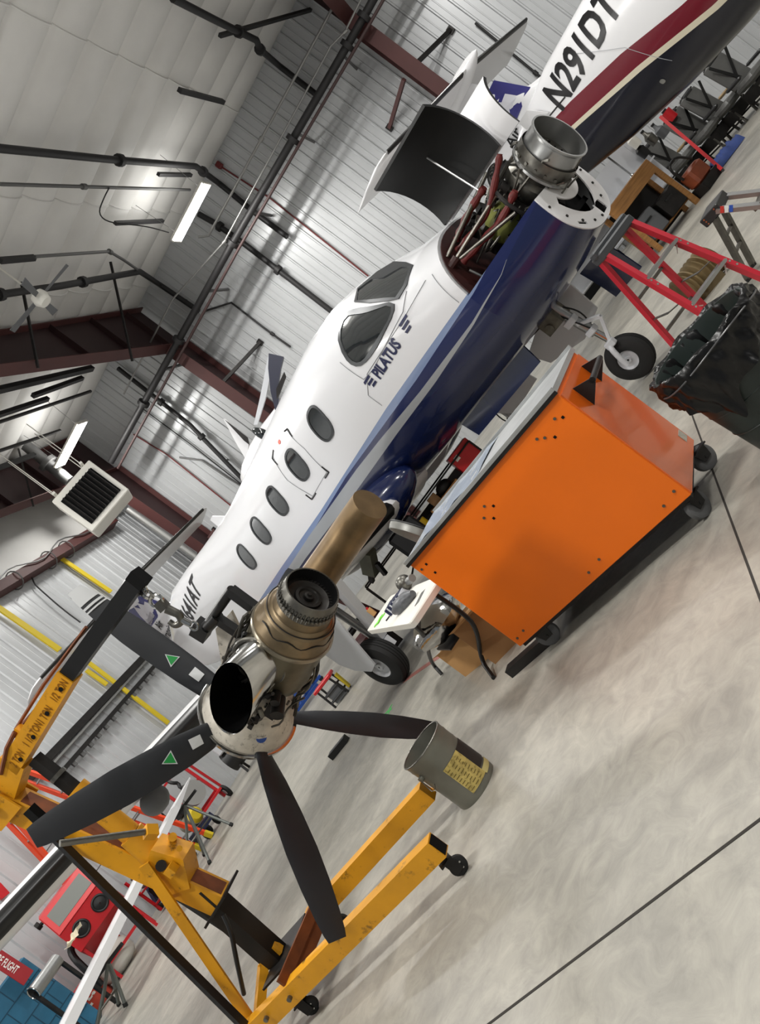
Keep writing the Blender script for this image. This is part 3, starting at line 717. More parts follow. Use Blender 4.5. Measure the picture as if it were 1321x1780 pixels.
b = MB(); b.tube([(.1, -.55, 1.85), (.12, -.5, 1.62), (.3, -.48, 1.5), (.5, -.45, 1.5)], .012, 6, 2); epart('drain_tube', b, ALU)
b = MB(); b.box((.4, 0, 1.42), (.7, .85, .05)); epart('bay_floor', b, MATTE, False)
# ------------- open cowl doors, hinged near the top centre line
def door(y0, sd, s0, s1, z0, bend, wid, ang0, name):
    Ro, Ri = [], []
    for k in range(11):
        s = s0 + (s1 - s0) * k / 10; ro, ri = [], []; p = V((s, y0, z0 - .07 * (s - s0) / (s1 - s0)))
        a = ang0; q = V(p); w = wid
        for i in range(11):
            ro.append(V(q)); dirv = V((0, sd * math.cos(a), math.sin(a))); nrm = V((0, -sd * math.sin(a), math.cos(a))); ri.append(q - nrm * .03)
            q = q + dirv * (w / 10); a += bend / 10
        Ro.append(ro); Ri.append(ri)
    b = MB(); b.rings(Ro, closed=False); c_ = MB(); c_.rings(Ri, closed=False)
    e_ = MB(); e_.rings([r + list(reversed(i)) for r, i in ((Ro[0], Ri[0]), (Ro[0], Ri[0]))][:1] + [r + list(reversed(i)) for r, i in ((Ro[-1], Ri[-1]),)]) if False else None
    root_ = b.build(name, WHITE, air1, True, 60); c_.build('door_lining', mat('black_lining', (13, 14, 14), .6, spec=.3), root_, True, 60)
    rim = MB()
    for ro, ri in ((Ro[0], Ri[0]), (Ro[-1], Ri[-1])): rim.rings([ro, ri], closed=False)
    rim.rings([[r[-1] for r in Ro], [r[-1] for r in Ri]], closed=False); rim.build('door_rim', BLACK, root_)
    return root_
dr = door(-.02, -1, .0, .86, 2.29, -1.69, .82, math.radians(114), 'cowl_door')
MB().cyl((.55, -.22, 2.1), (.42, -.06, 2.72), .008, n=6).build('door_stay', ALU, dr)
dl = door(.06, 1, .02, 1.06, 2.28, -1.3, .62, math.radians(92), 'cowl_door')
# ------------- cockpit glazing
ws = [(-1.02, 2.60), (-.98, 2.705), (-.80, 2.59), (-.48, 2.42), (-.30, 2.30), (-.46, 2.235), (-.58, 2.33), (-.80, 2.49)]
def glaze(pts, root, fw=.035):
    g = patch(pts, -1, .004); g = g.build('window_pane', GLASS, root, True); f = band(pts, fw, -1, .012); f.build('window_surround', BOLT, g, True); return g
G1 = MB()
wsd = [(-1.00, 2.63), (-1.03, 2.715), (-.87, 2.655), (-.66, 2.55), (-.42, 2.405), (-.30, 2.315), (-.40, 2.25), (-.52, 2.245), (-.62, 2.32), (-.82, 2.48)]
glaze(wsd, air1).name = 'windscreen'
sw = smooth_poly([(-1.36, 2.40), (-1.30, 2.60), (-1.14, 2.655), (-.98, 2.56), (-.78, 2.41), (-.57, 2.265), (-.63, 2.205), (-.85, 2.185), (-1.05, 2.175), (-1.25, 2.2), (-1.34, 2.27)], 1)
glaze(sw, air1).name = 'cockpit_side_window'
# dark headset and instruments seen through are left to reflections
for s in (-2.27, -3.05, -3.84, -4.585, -5.33):
    glaze(oval(s, 2.285, .155, .19, tilt=.03), air1, .022).name = 'cabin_window'
# emergency exit outline, corner marks, sticker, panel lines
DK = mat('decal_black', (24, 24, 28), .5); LN = mat('panel_gap', (150, 152, 156), .5)
def lines(root, M, name, pls, r):
    bb = None
    for pl in pls:
        b = skin_line(pl, r); 
        if bb is None: bb = b
        else:
            me = bpy.data.meshes.new('t'); b.bm.to_mesh(me); bb.bm.from_mesh(me); bpy.data.meshes.remove(me)
    return bb.build(name, M, root)
lines(air1, DK, 'exit_corner_mark', [[(-2.77, 2.50), (-2.77, 2.6), (-2.85, 2.62)], [(-3.33, 2.50), (-3.36, 2.6), (-3.25, 2.64)], [(-2.90, 1.93), (-2.78, 1.93), (-2.78, 2.03)], [(-3.22, 1.93), (-3.36, 1.93), (-3.36, 2.02)]], .011)
lines(air1, LN, 'panel_line', [[(-2.8, 2.6), (-2.74, 2.3), (-2.8, 1.95), (-3.3, 1.94), (-3.38, 2.3), (-3.33, 2.6)], [(-1.5, 2.0), (-1.5, 1.83)], [(-1.5, 2.0), (-1.3, 2.12), (-.6, 2.1), (-.2, 2.12)], [(-.12, 2.1), (-.1, 1.76)], [(-1.45, 2.42), (-1.38, 2.12), (-1.2, 2.09), (-.55, 2.14), (-.42, 2.22)]], .0035)
patch(oval(-3.05, 2.615, .035, .022, 12), -1, .005).build('exit_sticker', mat('coral_sticker', (225, 80, 60), .5), air1)
# lettering
skin_text('N641AT', -9.22, 2.62, .44, DK, air1, 'registration_lettering', xs=1.12, bold=.010, slope=.05)
PIL = mat('navy_decal', (20, 26, 70), .4)
skin_text('PILATUS', -1.25, 1.985, .155, PIL, air1, 'maker_lettering', xs=.80, bold=.006, shear=.0)
for e, x in ((-1, -1.33), (1, -.67)):
    for k in range(3):
        z = 1.995 + k * .042; L_ = .14 - .035 * (2 - k)
        x0, x1 = (x - L_ / 1.6, x + .035) if e < 0 else (x + .01, x + .045 + L_ / 1.6)
        patch([(x0 - .01 * e, z + .026), (x1, z + .026), (x1, z), (x0, z)], -1, .006, 2).build('logo_wing_bar', PIL, air1)
tail(air1, PAINT1, WHITE)
# fin logo: blue mountain field and operator's name
def fin_decals(root, dark=DK, dx=0.0, dz=0.0):
    FB = mat('fin_blue', (40, 38, 110), .4); MT = mat('fin_mountain', (205, 205, 212), .5)
    def fy(x, z): 
        t = max(0, min(1, (z - 2.75) / 1.3)); le = -9.35 - .62 * t; te = -10.95 - .35 * t; c = le - te; u = min(max((le - x) / c, .02), .99)
        return 5 * .085 * c * (.2969 * math.sqrt(u) - .126 * u - .3516 * u * u + .2843 * u ** 3 - .1015 * u ** 4) + .007
    def fin_patch(pl, M, name, up=0.0):
        pl = [(p[0] + dx, p[1] + dz) for p in pl]; b = MB(); cx = sum(p[0] for p in pl) / len(pl); cz = sum(p[1] for p in pl) / len(pl)
        b.rings([[V((cx + (p[0] - cx) * t, -fy(cx + (p[0] - cx) * t, cz + (p[1] - cz) * t) - up, cz + (p[1] - cz) * t)) for p in pl] for t in (1, .66, .33, .03)], cap0=False)
        return b.build(name, M, root)
    def le(z): return -9.35 - .62 * max(0, min(1, (z - 2.75) / 1.3))
    zz = [3.42 + .55 * k / 6 for k in range(7)]
    fin_patch([(le(z) - .06, z) for z in zz] + [(-10.95, 3.97), (-10.9, 3.42), (-10.3, 3.36)], FB, 'fin_colour_field')
    fin_patch([(-9.95, 3.52), (-10.05, 3.72), (-10.15, 3.66), (-10.3, 3.86), (-10.42, 3.74), (-10.55, 3.9), (-10.75, 3.7), (-10.85, 3.5), (-10.4, 3.44)], MT, 'mountain_emblem', .004)
    for txt, x, z, M in (('Alaska', -10.95, 3.43, MT), ('Air', -10.7, 3.20, dark), ('Transit', -11.0, 2.98, dark)):
        x += dx; z += dz; b = MB(); b.text(txt, lambda a, y, q: V((x + a, -fy(x + a, z + y) - .008, z + y)), .24, .001, .004, 0, 1.1); b.build('fin_lettering', M, root)
fin_decals(air1)
# ------------- wings
def wing(sd, root):
    dz = lambda y: 1.13 + .105 * (abs(y) - .8)
    sec = [((-2.42 - .06 * (y - .8), sd * y, dz(y)), 2.05 - .115 * (y - .8), .175) for y in (.3, .8, 2, 4, 6, 7.6)]
    w_ = wing_loft(sec, 14).build('wing', WHITE, root, True, 45)
    boot_loft([((-2.42 - .06 * (y - .8), sd * y, dz(y)), 2.05 - .115 * (y - .8), .175) for y in (1.0, 2, 3, 4, 5, 6, 7, 7.5)], .10, BOOT, 'deice_boot', w_)
    y = 7.6; le = V((-2.42 - .06 * (y - .8), sd * y, dz(y))); c = 2.05 - .125 * (y - .8)
    R = []
    for k, (dy, dzz, cc, dx) in enumerate([(0, 0, c, 0), (.25, .06, c * .9, .08), (.45, .25, c * .7, .25), (.55, .6, c * .45, .55)]):
        R.append([le + V((-dx - x, sd * dy + (z if k > 1 else 0), dzz + (0 if k > 1 else z))) for x, z in airfoil(cc, .12, 12)])
    MB().rings(R).build('winglet', WHITE, w_, True, 45)
    # flap track fairings and aileron
    for yy in (4.55,):
        MB().ball((-3.3, sd * yy, dz(yy) - .2), .12, 10, (2.2, 1, 1)).build('flap_track_fairing', GREYP, w_, True)
    return w_
for sd in (-1, 1): wing(sd, air1)
# wing root fairing (navy bulge)
for sd in (-1, 1):
    MB().ball((-3.35, sd * .72, 1.22), .5, 14, (2.5, .62, .62)).build('wing_root_fairing', PAINT1, air1, True)
# ------------- nose gear
def gear(root):
    g = bpy.data.objects.new('nose_landing_gear', None); COL.objects.link(g); g.parent = root; g.empty_display_size = .1
    wheel(g, (.02, .02, .235), (0, 1, 0), .225, .16, .095)
    b = MB(); b.cyl((-.05, 0, 1.12), (.02, 0, .62), .05, n=14); b.build('shock_strut', ALU, g, True)
    MB().cyl((.02, 0, .64), (.05, 0, .44), .032, n=12).build('piston', CHROME, g, True)
    b = MB(); b.tube([(.05, 0, .47), (.05, -.1, .45), (.04, -.12, .38), (.02, -.12, .22)], .026, 10, 1); b.build('fork', LGREY, g, True)
    b = MB(); b.bar((.0, -.04, .80), (.2, -.04, .69), .04, .03); b.bar((.2, -.04, .69), (.07, -.06, .47), .04, .03); b.build('torque_link', LGREY, g)
    for c_, s_ in (((0.03, -.03, .66), (.1, .1, .06)), ((.06, -.07, .46), (.1, .07, .07)), ((-.02, -.03, .86), (.12, .1, .07))): MB().box(c_, s_, bev=.008).build('clevis', LGREY, g)
    b = MB(); b.tube([(-.04, -.05, 1.0), (0, -.07, .9), (.03, -.07, .8), (.06, -.06, .68)], .008, 6, 2); b.tube([(-.0, .05, 1.0), (.06, .07, .85), (.03, .06, .7)], .008, 6, 2); b.build('brake_hose', BLACK, g)
    b = MB(); b.box((-.12, 0, 1.0), (.2, .24, .16)); b.cyl((-.15, -.14, .97), (-.15, .14, .97), .045, n=10); b.build('trunnion', mat('dirty_grey_metal', (95, 92, 82), .6, .4, var=.3, scale=20), g)
    MB().bar((-.08, 0, 1.05), (-.75, 0, 1.1), .05, .05).build('drag_brace', DSTEEL, g)
    # doors: navy one ahead on far side, white lined ones aft
    b = MB(); b.rings([[V((x, .34 + .06 * math.sin(t * 1.5), 1.05 - .40 * t)) for t in (0, .33, .66, 1)] for x in (.2, .4, .56)], closed=False); b.rings([[V((x, .36 + .06 * math.sin(t * 1.5), 1.05 - .40 * t)) for t in (0, .33, .66, 1)] for x in (.2, .4, .56)], closed=False)
    b.build('gear_door', NAVY, g, True)
    MB().prism([(.1, .27, 1.06), (.05, .31, .72), (-.28, .31, .62), (-.72, .31, .72), (-.8, .29, .95), (-.45, .28, 1.06)], (0, .02, 0)).build('gear_door', LGREY, g)
    MB().prism([(-.35, -.3, 1.07), (-.36, -.33, .86), (-1.5, -.33, .86), (-1.55, -.3, 1.07)], (0, .02, 0)).build('gear_door', NAVY, g)
    MB().prism([(-1.0, .27, 1.06), (-.98, .31, .72), (-1.5, .31, .66), (-1.8, .29, 1.0)], (0, .02, 0)).build('gear_door', LGREY, g)
gear(air1)
# ------------- main gear, both sides
def main_gear(sd, root):
    g = bpy.data.objects.new('main_landing_gear', None); COL.objects.link(g); g.parent = root; g.empty_display_size = .1
    y = sd * 2.3; x = -2.98
    wheel(g, (x, y, .29), (0, 1, 0), .285, .21, .13)
    MB().bar((x + .5, y - sd * .1, 1.18), (x + .12, y - sd * .16, .45), .1, .11, w1=.09, h1=.1).build('trailing_arm', LGREY, g)
    MB().cyl((x - .05, y - sd * .18, 1.2), (x - .0, y - sd * .18, .42), .045, n=12).build('shock_strut', ALU, g, True)
    b = MB(); b.box((x + .08, y - sd * .14, .36), (.2, .08, .12)); b.cyl((x, y - sd * .2, .29), (x, y, .29), .035, n=10); b.build('axle_block', LGREY, g)
    for dx, r in ((.12, .012), (-.1, .01), (.2, .01)):
        b = MB(); b.tube([(x + dx, y - sd * .2, 1.15), (x + dx + .05, y - sd * .24, .8), (x + dx - .04, y - sd * .2, .5), (x + .02, y - sd * .2, .36)], r, 6, 2); b.build('brake_hose', BLACK, g)
    # white leg door on the outside covering half the wheel
    P = [(x + .40, y + sd * .13, 1.15), (x + .1, y + sd * .13, 1.2), (x - .33, y + sd * .13, .95), (x - .30, y + sd * .14, .62), (x - .2, y + sd * .14, .45), (x - .02, y + sd * .14, .33), (x + .12, y + sd * .14, .36), (x + .2, y + sd * .14, .55), (x + .32, y + sd * .13, .85)]
    MB().prism(P, (0, sd * .02, 0)).build('gear_door', LGREY, g)
for sd in (-1, 1): main_gear(sd, air1)
# antennas and lamp on the belly
MB().prism([(-6.0, 0, 2.93), (-6.3, 0, 3.2), (-6.42, 0, 3.2), (-6.45, 0, 2.93)], (0, .02, 0)).build('blade_antenna', WHITE, air1)
# ------------------------------------------------------------------ aircraft two: white, red and cream stripe over navy
TU[0] = 0.0; H2 = math.radians(-40); NG2 = V((9.02, 6.92, 0))
air2 = thing('turboprop_aircraft', 'white aircraft tail with red and cream stripes over navy, large black registration', 'aircraft', NG2, H2)
PAINT2 = paint_mat('paint_white_red_cream_navy', [
    ([(-12, 3.2), (-10.3, 2.72), (-9.0, 2.46), (-8, 2.2), (-7.1, 1.89), (-6, 1.6), (-3, 1.5), (.9, 1.4)], (108, 20, 36)),
    ([(-12, 2.95), (-10.3, 2.5), (-9.3, 2.26), (-8, 1.93), (-6.9, 1.58), (-6, 1.4), (-3, 1.35), (.9, 1.3)], (214, 206, 184)),
    ([(-12, 2.8), (-10.3, 2.42), (-9.2, 2.17), (-8, 1.85), (-6.9, 1.50), (-6, 1.33), (-3, 1.28), (.9, 1.2)], (10, 13, 28))], (224, 224, 226), .25)
fus2 = fuselage(air2, PAINT2, [0.6] + SL)
tail(air2, PAINT2, WHITE)
fin_decals(air2, DK, .34, -.30)
RB = mat('decal_black_gloss', (18, 17, 20), .3)
skin_text('N291DT', -9.22, 2.50, .58, RB, air2, 'registration_lettering', xs=.80, bold=.018)
lines(air2, LN, 'panel_line', [[(-8.4, 2.72), (-7.9, 2.2), (-7.7, 1.6)], [(-9.6, 2.75), (-9.5, 2.4)]], .004)
lines(air2, mat('black_antenna', (25, 25, 25), .5), 'wire_antenna', [[(-9.9, 2.5), (-9.4, 2.62), (-9.0, 2.56)]], .012)
patch(oval(-8.0, 1.55, .035, .035, 12), -1, .006).build('belly_lamp', ALU, air2)
main_gear(1, air2); main_gear(-1, air2); gear(air2)
MB().prism([(-9.35, -.33, 2.66), (-9.5, -.36, 2.95), (-9.75, -.36, 2.97), (-9.8, -.3, 2.72)], (0, .015, 0)).build('tail_strake', WHITE, air2)

# flap actuator bracket under the starboard wing root of aircraft one
q = LT1 @ Dp(646, 975, 8.6)
fa_ = MB().bar(q + V((.1, 0, .12)), q + V((-.18, 0, -.08)), .14, .16).build('flap_actuator', mat('grey_green_fairing', (96, 98, 84), .5, .2, var=.15), air1)
MB().bar(q + V((-.15, 0, -.05)), q + V((-.35, .02, -.16)), .05, .06).build('actuator_arm', DSTEEL, fa_)
MB().bar(q + V((.05, -.02, -.06)), q + V((-.02, -.02, -.22)), .05, .05).build('actuator_arm', BLACK, fa_)
# ================================================================== ENGINE HOIST
HR = V((-3.65, 3.02, 0)); HA = math.radians(4)
hx = V((math.cos(HA), math.sin(HA), 0)); hy_ = V((-hx.y, hx.x, 0)); UP = V((0, 0, 1))
def HP(px, py, off=0.0): return Pp(px, py, HR + hy_ * off, hy_)
hoist, HT = world_thing('engine_hoist', 'yellow engine hoist on castors, its boom raised with a black extension', 'hoist', HR)
def hb_(name, M, fn, parent=None, smooth=False):
    b = MB(HT); fn(b); return b.build(name, M, parent or hoist, smooth, 35)
RUST = mat('rusty_channel', (112, 58, 22), .65, .3, var=.3, scale=10)
def beam_open(b, p0, p1, w, h):
    b.bar(p0, p1, w, h)
NL0, NL1 = V((-3.98, 2.735, .185)), V((-2.24, 2.755, .185)); FL0, FL1 = V((-3.62, 3.27, .185)), V((-2.47, 3.345, .185))
leg1 = hb_('leg', YEL, lambda b: b.bar(NL0, NL1, .075, .105)); leg2 = hb_('leg', YEL, lambda b: b.bar(FL0, FL1, .075, .105))
hb_('leg_end_socket', MATTE, lambda b: b.box(NL1 + V((.001, 0, 0)), (.006, .062, .09)), leg1)
def bolts(b):
    for p in ((-3.72, 2.69, .2), (-3.5, 2.69, .19), (-3.83, 2.69, .18)): b.cyl(p, V(p) + V((0, -.02, 0)), .014, n=8)
hb_('leg_bolt', STEEL, bolts, leg1)
CAST = []
def castor(c, rz, R=.045, name='castor'):
    o = bpy.data.objects.new(name, None); COL.objects.link(o); o.parent = hoist; o.location = V(c) - HR; o.rotation_euler = (0, 0, rz); o.empty_display_size = .05
    MB().lathe((0, -.018, R), (0, 1, 0), [(0, .012), (0, R * .8), (.005, R), (.031, R), (.036, R * .8), (.036, .012)], 24, True, True).build('castor_wheel', RUBBER, o, True, 30)
    b = MB(); b.box((-.012, -.026, R + .022), (.05, .004, .075)); b.box((-.012, .026, R + .022), (.05, .004, .075)); b.box((-.02, 0, R + .06), (.07, .06, .008)); b.cyl((-.02, 0, R + .06), (-.02, 0, R + .09), .018, n=10); b.build('castor_fork', DSTEEL, o)
    b = MB()
    for k in range(4): a = k * PI / 2 + .5; b.cyl((.02 * math.cos(a), -.021, R + .02 * math.sin(a)), (.02 * math.cos(a), .021, R + .02 * math.sin(a)), .005, n=6)
    b.build('castor_rivet', CHROME, o)
    return o
castor((-2.28, 2.77, 0), .6); castor((-3.58, 2.78, 0), .4); castor((-2.45, 3.455, 0), 2.2); castor((-3.5, 3.26, 0), .3)
hb_("castor_arm", YEL, lambda b: b.bar((-2.50, 3.36, .15), (-2.45, 3.46, .15), .05, .012), leg2)
hb_('cross_channel', RUST, lambda b: (b.bar((-3.56, 2.72, .19), (-3.46, 3.31, .19), .10, .07), b.bar((-3.50, 2.72, .255), (-3.4, 3.31, .255), .02, .06)))
hb_('foot_plate', DSTEEL, lambda b: b.box((-3.66, 3.02, .255), (.26, .34, .012), Matrix.Rotation(HA, 3, 'Z')))
hb_('rear_bracket', YEL, lambda b: (b.bar((-3.95, 2.76, .15), (-3.80, 2.98, .30), .07, .05), b.bar((-3.80, 2.98, .30), (-3.66, 3.02, .30), .06, .06)))
# post: dark inner tube below, yellow outer above
P0, P1, P2 = HP(500, 1678), HP(385, 1563), HP(8, 1388)
P0.z = .262
hb_('inner_post', mat('greasy_dark_tube', (36, 33, 30), .42, .5, var=.2), lambda b: b.bar(P0, P1.lerp(P2, .1), .115, .115))
post = hb_('upper_post', YEL, lambda b: b.bar(P1, P2, .12, .15))
hb_('post_channel_inside', RUST, lambda b: b.bar(P1.lerp(P2, .02) + hx * .072, P1.lerp(P2, .93) + hx * .072, .09, .012), post)
hb_('post_clamp_plate', DSTEEL, lambda b: b.box(P1, (.28, .19, .014), Matrix.Rotation(-.12, 3, 'Y')))
def pivot(b, s_):
    b.prism([P2 + hy_ * (.075 * s_) + v for v in (hx * -.11 + UP * -.1, hx * .11 + UP * -.12, hx * .09 + UP * .09, hx * -.09 + UP * .09)], hy_ * (.012 * s_))
for s_ in (-1, 1): hb_('pivot_cheek', YEL, lambda b: pivot(b, s_))
hb_('pivot_bolt', DSTEEL, lambda b: b.cyl(P2 - hy_ * .11, P2 + hy_ * .11, .028, n=12))
# ram
R0, R1, R2_, R3 = HP(292, 1508), HP(228, 1450), HP(143, 1382), HP(60, 1318)
hb_('ram_foot_bracket', YEL, lambda b: b.prism([HP(*p, -.07) for p in ((262, 1478), (318, 1495), (330, 1545), (285, 1560), (248, 1520))], hy_ * .14))
ram = hb_('ram_cylinder', YEL, lambda b: (b.cyl(R0, R1, .075, n=20), b.cyl(R1, R2_, .06, n=20), b.cyl(R2_ - (R3 - R2_).normalized() * .06, R2_ + (R3 - R2_).normalized() * .05, .072, n=20)), smooth=True)
hb_('ram_rod', DSTEEL, lambda b: b.bar(R2_, R3, .062, .062))
hb_('rod_collar', STEEL, lambda b: b.cyl(HP(104, 1350), HP(98, 1345), .05, n=16))
hb_('ram_bolt', DSTEEL, lambda b: b.cyl(HP(280, 1505, -.1), HP(280, 1505, .1), .03, n=12))
hb_('release_valve', YEL, lambda b: (b.cyl(HP(300, 1455, -.03), HP(300, 1455, .06), .024, n=12), b.cyl(HP(312, 1475, -.03), HP(312, 1475, -.12), .016, n=10), b.box(HP(298, 1512, -.1), (.06, .05, .05))), smooth=True)
A_, B_ = HP(104, 1466, -.42), HP(252, 1446, -.12)
hnd = hb_('pump_handle', STEEL, lambda b: b.cyl(A_, B_, .017, n=12), smooth=True)
hb_('handle_socket', YEL, lambda b: b.bar(B_, HP(272, 1446, -.08), .06, .06), hnd)
# boom
BA, BB, BC = HP(18, 1345), HP(122, 1170), HP(246, 1000)
def boom_fn(b): b.bar(P2 + UP * .0, HP(30, 1318), .10, .15); b.bar(HP(24, 1328), BB, .10, .115, h1=.10)
boom = hb_('boom', YEL, boom_fn)
ext = hb_('boom_extension', BLACK, lambda b: b.bar(BB.lerp(BC, -.1), BC, .08, .085))
hb_('boom_tip_block', MATTE, lambda b: b.bar(BC - (BC - BB).normalized() * .05, BC + (BC - BB).normalized() * .005, .084, .092), ext)
bd = (BB - HP(24, 1328)).normalized(); bn = bd.cross(hy_).normalized()
if bn.z < 0: bn = -bn
def bh(b):
    for px in ((36, 1320), (58, 1281), (82, 1240), (106, 1198)):
        c = HP(*px, -.051); b.cyl(c, c - hy_ * .004, .013, n=12)
hb_('pin_hole', MATTE, bh, boom)
FADED = mat('faded_stencil', (166, 112, 14), .6)
for txt, px in (('2 TON', (22, 1325)), ('1 1/2 TON', (44, 1290)), ('1 TON', (70, 1250)), ('1/2 TON', (92, 1212))):
    c = HP(*px, -.0525); b = MB(HT); b.text(txt, lambda x, y, z: c + bd * (x - .02) + bn * (y - .03), .065, .0005, .001, 0, .62); b.build('load_marking', FADED, boom)
hb_('tie_bracket', YEL, lambda b: b.bar(HP(28, 1268), HP(50, 1281), .05, .06), boom)
def ties(b): b.tube([HP(26, 1272, -.03), HP(12, 1300, -.05), HP(2, 1345, -.05)], .013, 6); b.tube([HP(27, 1268, .02), HP(76, 1190, .03), HP(150, 1090, .03)], .01, 6); b.tube([HP(32, 1270, .05), HP(100, 1192, .05)], .016, 6)
hb_('tie_rod', RUST, ties)
# braces and stays
hb_('side_brace', YEL, lambda b: b.bar(HP(250, 1503, -.10), V((-3.97, 2.80, .20)), .018, .06))
hb_('side_brace', YEL, lambda b: b.bar(HP(345, 1566, .08), V((-3.84, 3.10, .24)), .018, .07))
hb_('long_stay', BLACK, lambda b: b.bar(HP(58, 1418, -.06), HP(432, 1790, -.30), .045, .03))
hb_('long_stay', BLACK, lambda b: b.bar(HP(225, 1500, .09), HP(478, 1668, .12), .05, .03))
hb_('stay_grip', MATTE, lambda b: b.bar(HP(50, 1405, -.09), HP(82, 1434, -.09), .05, .06))
hb_('hydraulic_hose', BLACK, lambda b: b.tube([HP(388, 1590, -.09), HP(402, 1620, -.12), HP(410, 1665, -.14), HP(424, 1728, -.12)], .013, 8, 2), smooth=True)
# hook and chain
hk, T = world_thing('lifting_hook', 'bright steel shackle and swivel hook hanging from the hoist boom tip', 'hook', HP(262, 1035))
def links(b):
    pts = [HP(*p, .02) for p in ((240, 1020), (250, 1030), (262, 1037))]
    for a, c in zip(pts, pts[1:]): b.torus((a + c) / 2, hy_ if a is pts[0] else hx, .03, .009, 14, 6)
b = MB(T); links(b); b.build('chain_link', CHROME, hk, True)
b = MB(T); b.torus(HP(272, 1045), hy_, .035, .011, 18, 8); b.build('shackle', CHROME, hk, True)
b = MB(T); b.bar(HP(275, 1045), HP(288, 1058), .05, .045); b.build('hook_block', STEEL, hk, True)
b = MB(T); b.tube([HP(290, 1058), HP(300, 1063), HP(312, 1068), HP(316, 1082), HP(304, 1088), HP(294, 1080)], lambda t: .026 - .012 * t, 10, 2); b.build('hook_body', STEEL, hk, True)
b = MB(T); b.cyl(HP(316, 1077), HP(332, 1085), .018, n=12); b.torus(HP(337, 1088), hy_, .022, .007, 16, 6); b.build('swivel_eye', CHROME, hk, True)
# ================================================================== HANGING ENGINE WITH PROPELLER
EH = V((-2.80, 3.39, 1.204)); EXv = V((.96493, -.23498, .11699)); EYv = V((.23661, .97161, 0)); EZv = EXv.cross(EYv)
engine2 = thing('hanging_turboprop_engine', 'bare turboprop engine section with five-blade propeller hanging from the hoist', 'engine', EH)
ET = Matrix((EXv, EYv, EZv)).transposed().to_4x4()   # engine axes: x aft along the shaft, y away, z up
def ee(name, M, fn, parent=None, smooth=True, ang=35):
    b = MB(ET); fn(b); return b.build(name, M, parent or engine2, smooth, ang)
X = V((1, 0, 0))
hubp = ee('propeller_hub', STEEL, lambda b: b.lathe((-.16, 0, 0), X, [(0, .03), (.02, .08), (.08, .12), (.22, .12), (.26, .08)], 24, True, True))
bulk = ee('spinner_backplate', CHROME, lambda b: b.lathe((.0, 0, 0), X, [(0, .09), (0, .255), (-.012, .27), (.0, .282), (.018, .282), (.022, .27), (.012, .22), (.012, .09)], 56, loop=True))
CREAM = mat('dirty_cream_casting', (196, 190, 178), .5, .0, var=.2, scale=12, dirt=(48, 44, 40), dirt_amt=.25)
gb = ee('reduction_gearbox', CREAM, lambda b: b.lathe((.04, 0, 0), X, [(-.06, .10), (-.06, .25), (-.03, .262), (.0, .258), (.05, .24), (.12, .205), (.16, .175), (.19, .18), (.21, .18), (.22, .15), (.38, .15)], 40, True, True))
def gholes(b):
    for a, x, r in ((3.9, .2, .03), (4.4, .15, .018), (4.9, .19, .012), (5.3, .16, .02), (3.4, .17, .014), (5.7, .2, .026), (4.6, .24, .01), (5.0, .13, .01), (4.15, .13, .01)):
        rr_ = .262 - (x - .1) * .55; p = V((.0 + x - .1, rr_ * math.cos(a), rr_ * math.sin(a))); n_ = V((.5, math.cos(a), math.sin(a))).normalized(); b.cyl(p - n_ * .03, p + n_ * .010, r, n=14)
ee('casting_port', MATTE, gholes, gb)
def bolts2(b):
    for k in range(28):
        a = 2 * PI * k / 28; b.cyl((.345, .187 * math.cos(a), .187 * math.sin(a)), (.375, .187 * math.cos(a), .187 * math.sin(a)), .007, n=6)
ee('flange_bolt', STEEL, bolts2, gb)
case = ee('exhaust_case', OLIVE, lambda b: b.lathe((.40, 0, 0), X, [(-.06, .13), (-.02, .16), (.04, .19), (.10, .2), (.36, .2)], 48, True, False))
ee('case_flange', mat('flange_steel', (150, 142, 126), .35, .9, var=.2), lambda b: b.lathe((.755, 0, 0), X, [(0, .195), (0, .213), (.014, .216), (.028, .213), (.028, .195)], 64, loop=True), case)
ee('turbine_case', mat('straw_tinted_case', (128, 112, 88), .38, .8, var=.25, scale=10), lambda b: b.lathe((.782, 0, 0), X, [(0, .205), (.02, .2), (.06, .19), (.10, .183), (.105, .174), (.125, .16), (.13, .152), (.2, .142)], 56), case)
collar = ee('rear_collar', STEEL, lambda b: b.lathe((.96, 0, .0), X, [(0, .13), (.0, .148), (.02, .15), (.03, .14), (.05, .138), (.055, .143), (.08, .138), (.10, .135), (.10, .128), (.02, .126)], 56, loop=True))
def castel(b):
    for k in range(44):
        a = 2 * PI * k / 44; c, s_ = math.cos(a), math.sin(a); b.cyl((.965, .144 * c, .144 * s_), (.995, .147 * c, .147 * s_), .007, n=6); b.cyl((1.0, .144 * c, .144 * s_), (1.018, .144 * c, .144 * s_), .005, n=5)
ee('castellated_nut', STEEL, castel, collar)
ee('turbine_liner', MATTE, lambda b: b.lathe((1.058, 0, 0), X, [(0, .128), (-.05, .124), (-.07, .116)], 48), collar)
ee('power_turbine', mat('sooty_turbine_disc', (52, 50, 48), .45, .7, var=.3, scale=18), lambda b: b.lathe((.985, 0, 0), X, [(0, .135), (.0, .112), (.016, .105), (.01, .095), (.008, .07), (.02, .066), (.022, .052), (.012, .045), (.012, .028), (.028, .024), (.03, .012), (.04, .01), (.04, .001)], 48), collar)
def vanes(b):
    for k in range(40):
        a = 2 * PI * k / 40; c, s_ = math.cos(a), math.sin(a); b.bar((1.0, .105 * c, .105 * s_), (1.0, .137 * c, .137 * s_), .016, .003, up=(1, 0, .3))
ee('turbine_blade_ring', DSTEEL, vanes, collar, False)
